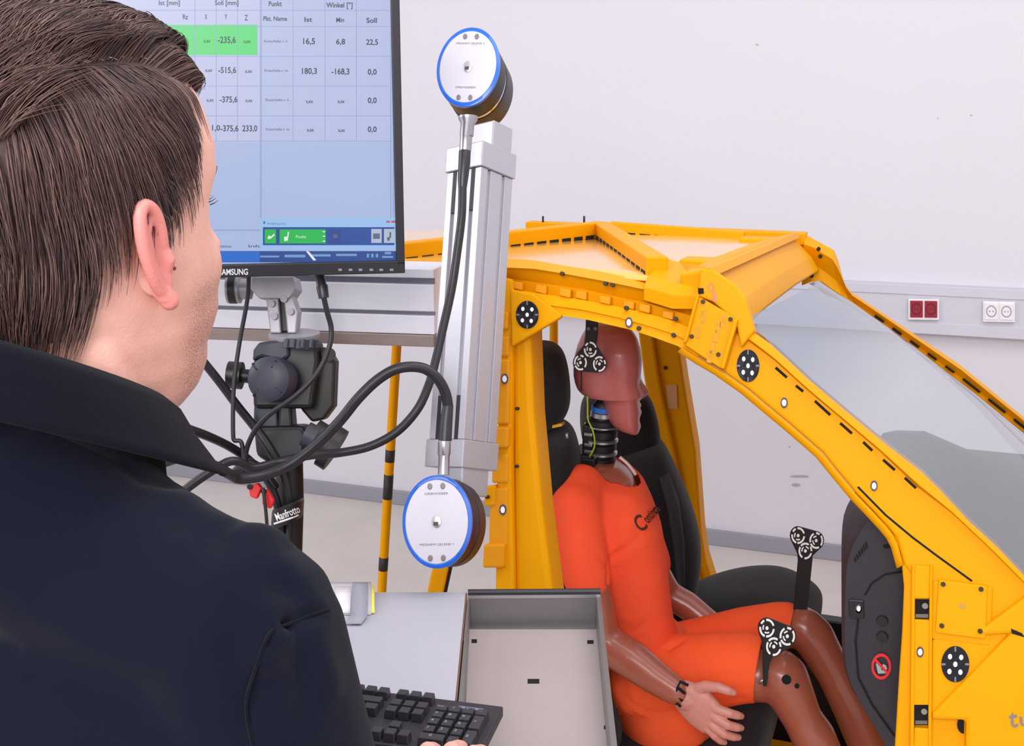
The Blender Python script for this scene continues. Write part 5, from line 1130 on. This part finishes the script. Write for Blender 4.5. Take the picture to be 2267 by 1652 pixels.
Er = Sr + V((.080, -.02, -.265)); Wr = tipr + V((.03, -.165, .012))
El = Sl + V((-.06, .03, -.26)); Wl = V((-.62, .80, 1.13))
# ears: rim, bowl and lobe, added as their own shells
def ear(bm, s):
    o_ = V((-.004, s*.0735, 0)); out = V((-.42, s*.90, 0)).normalized(); up_ = V((-.16, 0, .985)).normalized(); fw = V((out.y*s, -out.x*s, 0)); fw = V((.90, s*.42, 0)).normalized()
    def E(f_, u_, d_): q = o_ + fw*(f_*.60) + up_*(u_*.86) + V((0, s, 0))*(d_*.9); return HL(*q)
    rim = [(.008, .006, .004), (.008, .020, .006), (.003, .031, .009), (-.008, .036, .013), (-.019, .031, .017), (-.025, .018, .019), (-.0255, .002, .018), (-.021, -.013, .015), (-.014, -.024, .011), (-.006, -.031, .008)]
    chain(bm, curve([E(*p) for p in rim], 4), [.0042]*37, 10)
    chain(bm, [E(-.006, -.031, .007), E(-.002, -.036, .006), E(.003, -.034, .004)], [.0058, .0062, .005], 10)
    ant = [(-.006, .024, .009), (-.014, .015, .012), (-.0165, .002, .012), (-.012, -.012, .009), (-.005, -.018, .006)]
    chain(bm, curve([E(*p) for p in ant], 4), [.0036]*17, 10)
    chain(bm, [E(.009, .003, .003), E(.009, -.006, .005), E(.006, -.012, .004)], [.004, .0045, .004], 10)
    up2 = up_; a1 = fh*fw.x + lh*fw.y; ax = (a1, ZU*up2.z + fh*up2.x, (lh*s).normalized())
    ball(bm, E(-.009, .002, .003), (.0125, .029, .0045), ax); ball(bm, E(-.017, .008, .011), (.0050, .019, .004), ax)
    ball(bm, E(-.005, -.020, .004), (.0078, .013, .005), ax)
eb = NB(); ear(eb, -1); ear(eb, 1); earm = fuse(eb, .0011, 4)
# rest of the body under the clothes
bb = NB()
ball(bb, TB(0, .02, Nb.z-.24), (.135, .072, .22), (lb, fb, ZU)); ball(bb, TB(0, .02, .98), (.135, .085, .16), (lb, fb, ZU))
chain(bb, [Nb + V((0, 0, -.012)), Sr], [.050, .044]); chain(bb, [Nb + V((0, 0, -.012)), Sl], [.050, .044]); chain(bb, [Nb + V((0, 0, .03)), Nb + V((0, 0, -.2)) + fb*.02], [.055, .06])
chain(bb, [Sr, Sr.lerp(Er, .5), Er, Er.lerp(Wr, .4), Wr], [.050, .044, .039, .040, .027]); chain(bb, [Sl, Sl.lerp(El, .5), El, El.lerp(Wl, .4), Wl], [.050, .044, .039, .040, .027])
for s in (-1, 1):
    hipp, kn_, an_ = TB(s*.09, .02, .92), TB(s*.10, .05, .50), TB(s*.10, .01, .09)
    chain(bb, [hipp, hipp.lerp(kn_, .5), kn_, kn_.lerp(an_, .35), an_], [.070, .060, .050, .046, .036])
    chain(bb, [an_ + V((0, 0, -.04)), an_ + fb*.10 + V((0, 0, -.06))], [.034, .026])
restm = fuse(bb, .007, 5)
# hands on the keys
hbm = NB()
def hand_at(W, tips_dir, tip, side_):
    d = (tip - W); d.z = 0; d.normalize(); r2 = V((d.y, -d.x, 0)); pz = .018
    K = W + d*.085 + V((0, 0, .004))
    loft(hbm, [sring(W + d*t + V((0, 0, z)), r2*w2, ZU*h2, 20, 2.5) for t, w2, h2, z in ((-.01, .024, .019, 0), (.02, .029, .017, .004), (.055, .036, .016, .006), (.085, .036, .013, .006), (.096, .03, .009, .004))])
    for i, (o_, L, dz) in enumerate(((-.028, .070, 0), (-.009, .080, 0), (.010, .075, 0), (.028, .058, 0))):
        b0 = K + r2*o_; m1 = b0 + d*(L*.45) + V((0, 0, .010)) + r2*o_*.12; m2 = b0 + d*(L*.80) + V((0, 0, -.004)) + r2*o_*.2; t_ = b0 + d*(L*.97) + V((0, 0, -.018)) + r2*o_*.2
        t_.z = max(t_.z, 1.1205)
        chain(hbm, [b0, m1, m2, t_], [.0098, .0090, .0082, .0072], 12)
    tb0 = W + d*.030 - r2*(.026*side_); chain(hbm, [tb0, tb0 + d*.030 - r2*(.014*side_) + V((0, 0, -.002)), tb0 + d*.058 - r2*(.016*side_) + V((0, 0, -.006)), tb0 + d*.076 - r2*(.012*side_) + V((0, 0, -.009))], [.013, .0115, .0098, .008], 12)
Wr2 = tipr - (tipr - Wr).normalized()*.165; 
hand_at(Wr, None, Wr + (tipr - Wr), 1); hand_at(Wl, None, Wl + V((.05, .2, 0)), -1)
handm = fuse(hbm, .0019, 3)
pj = NB()
for m_ in (headm, earm, restm, handm): pj.from_mesh(m_)
# skin with stubble and flushed ears driven by per-vertex masks of the body itself
m_skin = bpy.data.materials.new('skin'); m_skin.use_nodes = True; nt = m_skin.node_tree; b_ = nt.nodes['Principled BSDF']; L_ = nt.links
at1 = nt.nodes.new('ShaderNodeAttribute'); at1.attribute_name = 'stubble'; at2 = nt.nodes.new('ShaderNodeAttribute'); at2.attribute_name = 'flush'
tc = nt.nodes.new('ShaderNodeTexCoord'); n1 = nt.nodes.new('ShaderNodeTexNoise'); n1.inputs['Scale'].default_value = 60; n1.inputs['Detail'].default_value = 4
n2 = nt.nodes.new('ShaderNodeTexVoronoi'); n2.inputs['Scale'].default_value = 1300; n3 = nt.nodes.new('ShaderNodeTexNoise'); n3.inputs['Scale'].default_value = 90
for n in (n1, n2, n3): L_.new(tc.outputs['Object'], n.inputs['Vector'])
def mixn(fac, a, b): 
    m = nt.nodes.new('ShaderNodeMix'); m.data_type = 'RGBA'
    for s, v in ((0, fac), (6, a), (7, b)):
        if hasattr(v, 'links'): L_.new(v, m.inputs[s])
        elif isinstance(v, tuple): m.inputs[s].default_value = (*s2l(v), 1)
        else: m.inputs[s].default_value = v
    return m.outputs[2]
def mth(op, a, b):
    m = nt.nodes.new('ShaderNodeMath'); m.operation = op
    for i, v in enumerate((a, b)):
        if hasattr(v, 'links'): L_.new(v, m.inputs[i])
        else: m.inputs[i].default_value = v
    return m.outputs[0]
base_c = mixn(n1.outputs['Fac'], (226, 164, 148), (238, 186, 168)); base_c = mixn(at2.outputs['Fac'], base_c, (222, 138, 130))
rm = nt.nodes.new('ShaderNodeMapRange'); rm.inputs[1].default_value = .25; rm.inputs[2].default_value = .60; rm.inputs[3].default_value = 1.0; rm.inputs[4].default_value = 0.15; L_.new(n2.outputs['Distance'], rm.inputs[0])
stf = mth('MULTIPLY', mth('MULTIPLY', at1.outputs['Fac'], rm.outputs[0]), .85)
L_.new(mixn(stf, base_c, (98, 66, 58)), b_.inputs['Base Color']); b_.inputs['Roughness'].default_value = .5
b_.inputs['Subsurface Weight'].default_value = .12; b_.inputs['Subsurface Radius'].default_value = (.008, .003, .002)
bp = nt.nodes.new('ShaderNodeBump'); bp.inputs['Strength'].default_value = .25; bp.inputs['Distance'].default_value = .001; n4 = nt.nodes.new('ShaderNodeTexNoise'); n4.inputs['Scale'].default_value = 500; L_.new(tc.outputs['Object'], n4.inputs['Vector']); L_.new(n4.outputs['Fac'], bp.inputs['Height']); L_.new(bp.outputs[0], b_.inputs['Normal'])
man = empty('person', V((Cx.x, Cx.y, 0)), 'person in a dark navy polo shirt, seen from behind, typing and facing the monitor', 'person')
man_body = obj('body', pj, m_skin, man, smooth=True)
me = man_body.data; a1 = me.attributes.new('stubble', 'FLOAT', 'POINT'); a2 = me.attributes.new('flush', 'FLOAT', 'POINT'); off = world_loc(man)
def sst(a, b, x): t = max(0, min(1, (x-a)/(b-a))); return t*t*(3-2*t)
for i, v in enumerate(me.vertices):
    q = v.co + off - Hc; x, y, z = q.dot(fh), q.dot(lh), q.dot(UH)
    if z > .2 or z < -.3 or q.length > .3: continue
    edge = -.012 - .9*max(0, .05-x)*0
    st = sst(.015, .045, x + .25*min(0, z+.05)*-1*.6)*sst(-.012, -.045, z)*sst(-.165, -.12, z)
    st = max(st, .35*sst(-.02, .03, x)*sst(-.06, -.09, z)*sst(-.17, -.13, z))
    a1.data[i].value = st
    er = sst(.072, .078, abs(y))*sst(.05, .04, abs(z)) * (1 if -.05 < x < .012 else 0)
    a2.data[i].value = er
# eyes and lashes
for s in (-1, 1):
    bm = NB(); ball(bm, HL(.066, s*.033, .0165), .0115); obj('eye', bm, mat('eye_white', (232, 226, 224), .2), man, smooth=True)
    bm = NB()
    for k in range(9):
        t = -1 + 2*k/8; p0 = HL(.0795 - .003*t*t, s*(.033 + t*.012), .0195 - .003*t*t); tube(bm, [p0, p0 + fh*.004 + ZU*.0005, p0 + fh*.008 + ZU*.002], [.0004, .0003, .0001], 4)
    obj('eyelashes', bm, mat('lash_dark', (30, 22, 22), .6), man)
    bm = NB(); tube(bm, curve([HL(x, s*y, z) for x, y, z in ((.095, .014, .036), (.095, .028, .042), (.086, .044, .041), (.074, .054, .036))], 5), [.0016]*11 + [.0014, .0012, .001, .0008, .0005], 8, squash=.6); obj('eyebrow', bm, mat('hair_brown', (64, 44, 40), .5), man, smooth=True)
bm = NB(); q = None
r0 = ray(386, 594).normalized(); bvh_b = bvh_of(man_body); h = bvh_b.ray_cast(cC, r0)
if h[0] is not None: ball(bm, h[0], .0013, sub=2); obj('mole', bm, mat('mole_brown', (140, 74, 56), .6), man, smooth=True)
else: bm.free()

# --- hair: a close cap plus individual combed strands
hl_t = [(0, .090), (22, .092), (40, .095), (52, .097), (60, .090), (66, .074), (70, .045), (74, .012), (77, -.012), (81, -.012), (85, .020), (98, .034), (110, .012), (120, -.028), (135, -.045), (155, -.052), (180, -.055)]
def hairline(adeg): return lerp_table(hl_t, abs(adeg))
def z_ang(p): q = p - Hc; x, y, z = q.dot(fh), q.dot(lh), q.dot(UH); return z, math.degrees(math.atan2(y, x+.012)), x, y
hbm = NB(); loft(hbm, [[HL(*head_local(z, 2*PI*k/NA), z) for k in range(NA)] for z in zs]); bmesh.ops.recalc_face_normals(hbm, faces=hbm.faces)
hbm.normal_update(); sk = BVHTree.FromBMesh(hbm)
# neck skin below the skull so nape hair lies on it
roots = []
rnd = random.Random(11)
areas = [(f_.calc_area(), f_) for f_ in hbm.faces if (f_.calc_center_median()-Hc).dot(UH) > -.105]
areas = [(a*(3.2 if (f_.calc_center_median()-Hc).dot(UH) > .075 else 1), f_) for a, f_ in areas]; tot = sum(a for a, _ in areas)
NS = 24000
for a, f_ in areas:
    n = a/tot*NS; n = int(n) + (1 if rnd.random() < n-int(n) else 0); vv = [v.co for v in f_.verts]
    for _ in range(n):
        u_, v_ = rnd.random(), rnd.random()
        p = (vv[0]*(1-u_) + vv[1]*u_)*(1-v_) + (vv[-1]*(1-u_) + vv[2 % len(vv)]*u_)*v_
        z, an, x, y = z_ang(p)
        if z > hairline(an) + rnd.uniform(-.002, .004): roots.append((p, f_.normal.copy()))
from mathutils import noise as mnoise
PART = -.055
bm = NB()
capf = {}
for f_ in hbm.faces:                                  # cap
    c_ = f_.calc_center_median(); z, an, x, y = z_ang(c_)
    if z > hairline(an) + .004:
        ids = []
        for v in f_.verts:
            if v.index not in capf: capf[v.index] = bm.verts.new(v.co + v.normal*.0014)
            ids.append(capf[v.index])
        nf = bm.faces.new(ids); nf.smooth = True; nf.material_index = 1
hbm.free()
def flow(p):
    z, an, x, y = z_ang(p)
    if y > PART and z > .070: return (lh*.34 + fh*.85 + ZU*.22).normalized()
    if y > 0: return (ZU*-1 + fh*(.35*sst(-.02, .05, x) - .1)).normalized()
    return (ZU*-1 + fh*(.52*sst(-.05, .02, x)*sst(.0, .06, z)*sst(.055, .02, x) - .10 + .25*sst(-.02, .03, z) - .25*sst(.0, -.06, z)) + lh*(-.35)*sst(.08, .11, z)).normalized()
for k in range(240):                                  # pale scalp showing along the parting
    q0 = HL(rnd.uniform(-.075, .055), PART + rnd.gauss(0, .0018), .12); h0 = sk.find_nearest(q0); dd = (fh*rnd.uniform(.5, 1) + lh*rnd.uniform(-.5, .5)).normalized(); q1 = sk.find_nearest(h0[0] + dd*rnd.uniform(.004, .010))
    tube(bm, [h0[0] + h0[1]*.0028, (h0[0]+q1[0])/2 + h0[1]*.0034, q1[0] + q1[1]*.0028], [.0002, .0004, .0002], 4, 4, cap=False)
for k in range(1500):                                 # dense roots on both lips of the parting
    q0 = HL(rnd.uniform(-.09, .070), PART + rnd.uniform(-.016, .012), .125); h0 = sk.find_nearest(q0)
    if z_ang(h0[0])[0] > hairline(z_ang(h0[0])[1]): roots.append((h0[0], h0[1]))
def strand(p, n, r_):
    z, an, x, y = z_ang(p); top = y > PART and z > .070
    nz = mnoise.noise(p*60); edge = z - hairline(an)
    if top: Ls = rnd.uniform(.045, .070); H_ = .013 + .004*mnoise.noise(p*40) + rnd.uniform(0, .004)
    else:
        Ls = rnd.uniform(.035, .055); H_ = rnd.uniform(.002, .008)
        if z < -.01: Ls = rnd.uniform(.016, .032)
        if 60 < abs(an) < 84 and z < .05: Ls = rnd.uniform(.014, .024)
        if x > .03: H_ *= .45; Ls *= .7
    if edge < .02: H_ *= .55
    steps = 11; surf = p.copy(); pts = [p + n*.0006]; d0 = flow(p); lock = (mnoise.noise_vector(p*45)*.20 + mnoise.noise_vector(p*140)*.14)*(.7 if top else 1); nn = n.copy()
    for k in range(steps):
        t = (k+1)/steps
        d = ((d0 - ZU*(.35*t)) if top else flow(surf)) + lock
        d = d - nn*d.dot(nn)
        if d.length < .2: break
        surf = surf + d.normalized()*(Ls/steps); h0 = sk.find_nearest(surf); surf = h0[0]; nn = (nn*.5 + h0[1]*.5).normalized()
        rise = min(1, t/.4); rise = rise*rise*(3-2*rise) if top else math.sin(PI/2*min(1, t/.55))
        pts.append(surf + nn*(.0022 + H_*rise*(1 - (.15 if top else .25)*t)))
    if len(pts) < 5: return
    w0 = rnd.uniform(.00024, .00046); m = len(pts)-1
    cm = rnd.random()*.62 + .5*(mnoise.noise(p*60)*.9+.36) + (.10 if top else -.06)
    tube(bm, pts, [w0*(1 - .75*(k/m)**2) for k in range(m+1)], 3, (0 if cm < .50 else 3 if cm < .86 else 2), cap=False)
for p, n in roots: strand(p, n, rnd)
def hairmat(name, c1, c2, rough=.36):
    m = mat(name, c1, rough, var=.0); nt = m.node_tree; b = nt.nodes['Principled BSDF']
    for n in nt.nodes:
        if n.type == 'TEX_NOISE': n.inputs['Scale'].default_value = 70
        if n.type == 'MIX': n.inputs[6].default_value = (*s2l(c1), 1); n.inputs[7].default_value = (*s2l(c2), 1)
    b.inputs['Specular IOR Level'].default_value = .5; return m
obj('hair', bm, [hairmat('hair_strand', (60, 43, 42), (86, 63, 60), .5), hairmat('hair_cap', (56, 40, 38), (76, 55, 50), .75), hairmat('hair_light', (112, 87, 79), (138, 109, 98), .5), hairmat('hair_mid', (92, 66, 61), (116, 86, 78), .5), mat('scalp', (206, 158, 146), .6)], man, smooth=True)

# --- polo shirt
sbm = NB()
ball(sbm, TB(0, .022, Nb.z-.20), (.185, .122, .23), (lb, fb, ZU)); ball(sbm, TB(0, .03, Nb.z-.40), (.175, .125, .24), (lb, fb, ZU)); ball(sbm, TB(0, .02, .98), (.172, .118, .14), (lb, fb, ZU))
for s, S_, E_ in ((-1, Sr, Er), (1, Sl, El)):
    chain(sbm, [Nb + V((0, 0, .028)) - fb*.008, (Nb*.62 + S_*.38) + V((0, 0, .002)), (Nb*.3 + S_*.7) + V((0, 0, -.004)), S_], [.073, .068, .064, .060])
    chain(sbm, [Nb + V((0, 0, -.12)) - fb*.03, S_ + V((0, 0, -.05)) - fb*.005], [.09, .06])
    chain(sbm, [S_, S_.lerp(E_, .5), S_.lerp(E_, .88)], [.063, .060, .056])
polom = fuse(sbm, .005, 10)
rs = lambda x, y, d_=.64: P(x, y, d_)
polo = obj('polo_shirt', polom, m_navy, man, smooth=True)
bvp = bvh_of(polo)
def on_polo(x, y, back=0.0):
    r = ray(x, y).normalized(); h_ = bvp.ray_cast(cC, r); return (h_[0] - r*back) if h_[0] is not None else P(x, y, .66)
folds = []
for pts, amp, w2 in (([(622, 1386), (660, 1372), (720, 1352)], -.004, .004), ([(560, 1500), (600, 1430), (640, 1388)], .003, .010), ([(540, 1620), (590, 1480)], -.003, .008), ([(380, 1085), (520, 1150), (640, 1210)], .004, .014), ([(600, 1290), (690, 1330)], -.003, .010), ([(250, 1010), (330, 1070), (400, 1090)], -.002, .006), ([(700, 1420), (740, 1560)], .003, .010), ([(660, 1420), (690, 1600)], -.003, .009)):
    for a, b2 in zip(pts, pts[1:]): folds.append((on_polo(*a) - world_loc(man), on_polo(*b2) - world_loc(man), amp*1.7, w2))
warp_folds(polo.data, folds)
bvp = bvh_of(polo)
bm = NB(); tube(bm, curve([on_polo(x, y, .0002) for x, y in ((560, 1652), (545, 1560), (570, 1470), (600, 1400), (650, 1378), (700, 1358), (728, 1350))], 6), .0011, 6); obj('seam', bm, m_navy2, polo, smooth=True); bm = NB(); tube(bm, curve([on_polo(x, y, .0002) for x, y in ((0, 925), (90, 955), (180, 972), (260, 985))], 6), .0008, 6); obj('seam', bm, m_navy2, polo, smooth=True)
# collar: stand folded over into a fall, open at the throat, points forward
def colr(an, rad_f, rad_s, z, tilt): a = math.radians(an); return HL(-.048 + rad_f*math.cos(a) + tilt, rad_s*math.sin(a), z)
angs = [-160 + 5*i for i in range(65)]; angs = [a for a in range(-330, -29, 6)]
def crow(rf, rs_, z_back, z_front, sh): 
    out = []
    for a in angs:
        c_ = math.cos(math.radians(a)); t = (1+c_)/2; out.append(colr(a, rf, rs_, z_back + (z_front-z_back)*t, sh*t))
    return out
def cr2(rf, rs_, dz, sh): return crow(rf, rs_, -.018 + dz, -.112 + dz*1.55, sh)
rows_ = [cr2(.068, .070, -.045, .0), cr2(.070, .072, -.015, .0), cr2(.072, .074, -.003, .0), cr2(.077, .080, .0, .0), cr2(.084, .088, -.006, .001), cr2(.090, .096, -.020, .003), cr2(.096, .105, -.034, .008), cr2(.098, .109, -.040, .012)]
bm = NB(); strip(bm, rows_, smooth=True); co = obj('collar', bm, m_navy2, polo, smooth=True); so = co.modifiers.new('s', 'SOLIDIFY'); so.thickness = .0022
# --- trousers and shoes
tbm = NB(); ball(tbm, TB(0, .02, .93), (.170, .115, .10), (lb, fb, ZU))
for s in (-1, 1): chain(tbm, [TB(s*.085, .02, .90), TB(s*.10, .04, .68), TB(s*.10, .05, .50), TB(s*.10, .03, .30), TB(s*.10, .02, .08)], [.092, .082, .072, .066, .058])
obj('trousers', fuse(tbm, .008, 5), m_trou, man, smooth=True)
for s in (-1, 1):
    bm = NB(); q = TB(s*.10, 0, .045); loft(bm, [sring(q + fb*t + V((0, 0, z)), lb*w2, ZU*h2, 18, 2.6) for t, w2, h2, z in ((-.06, .028, .034, .0), (-.02, .040, .045, .0), (.05, .042, .042, -.004), (.12, .046, .034, -.012), (.17, .036, .024, -.020), (.19, .02, .016, -.028))]); obj('shoe', bm, m_shoe, man, smooth=True)
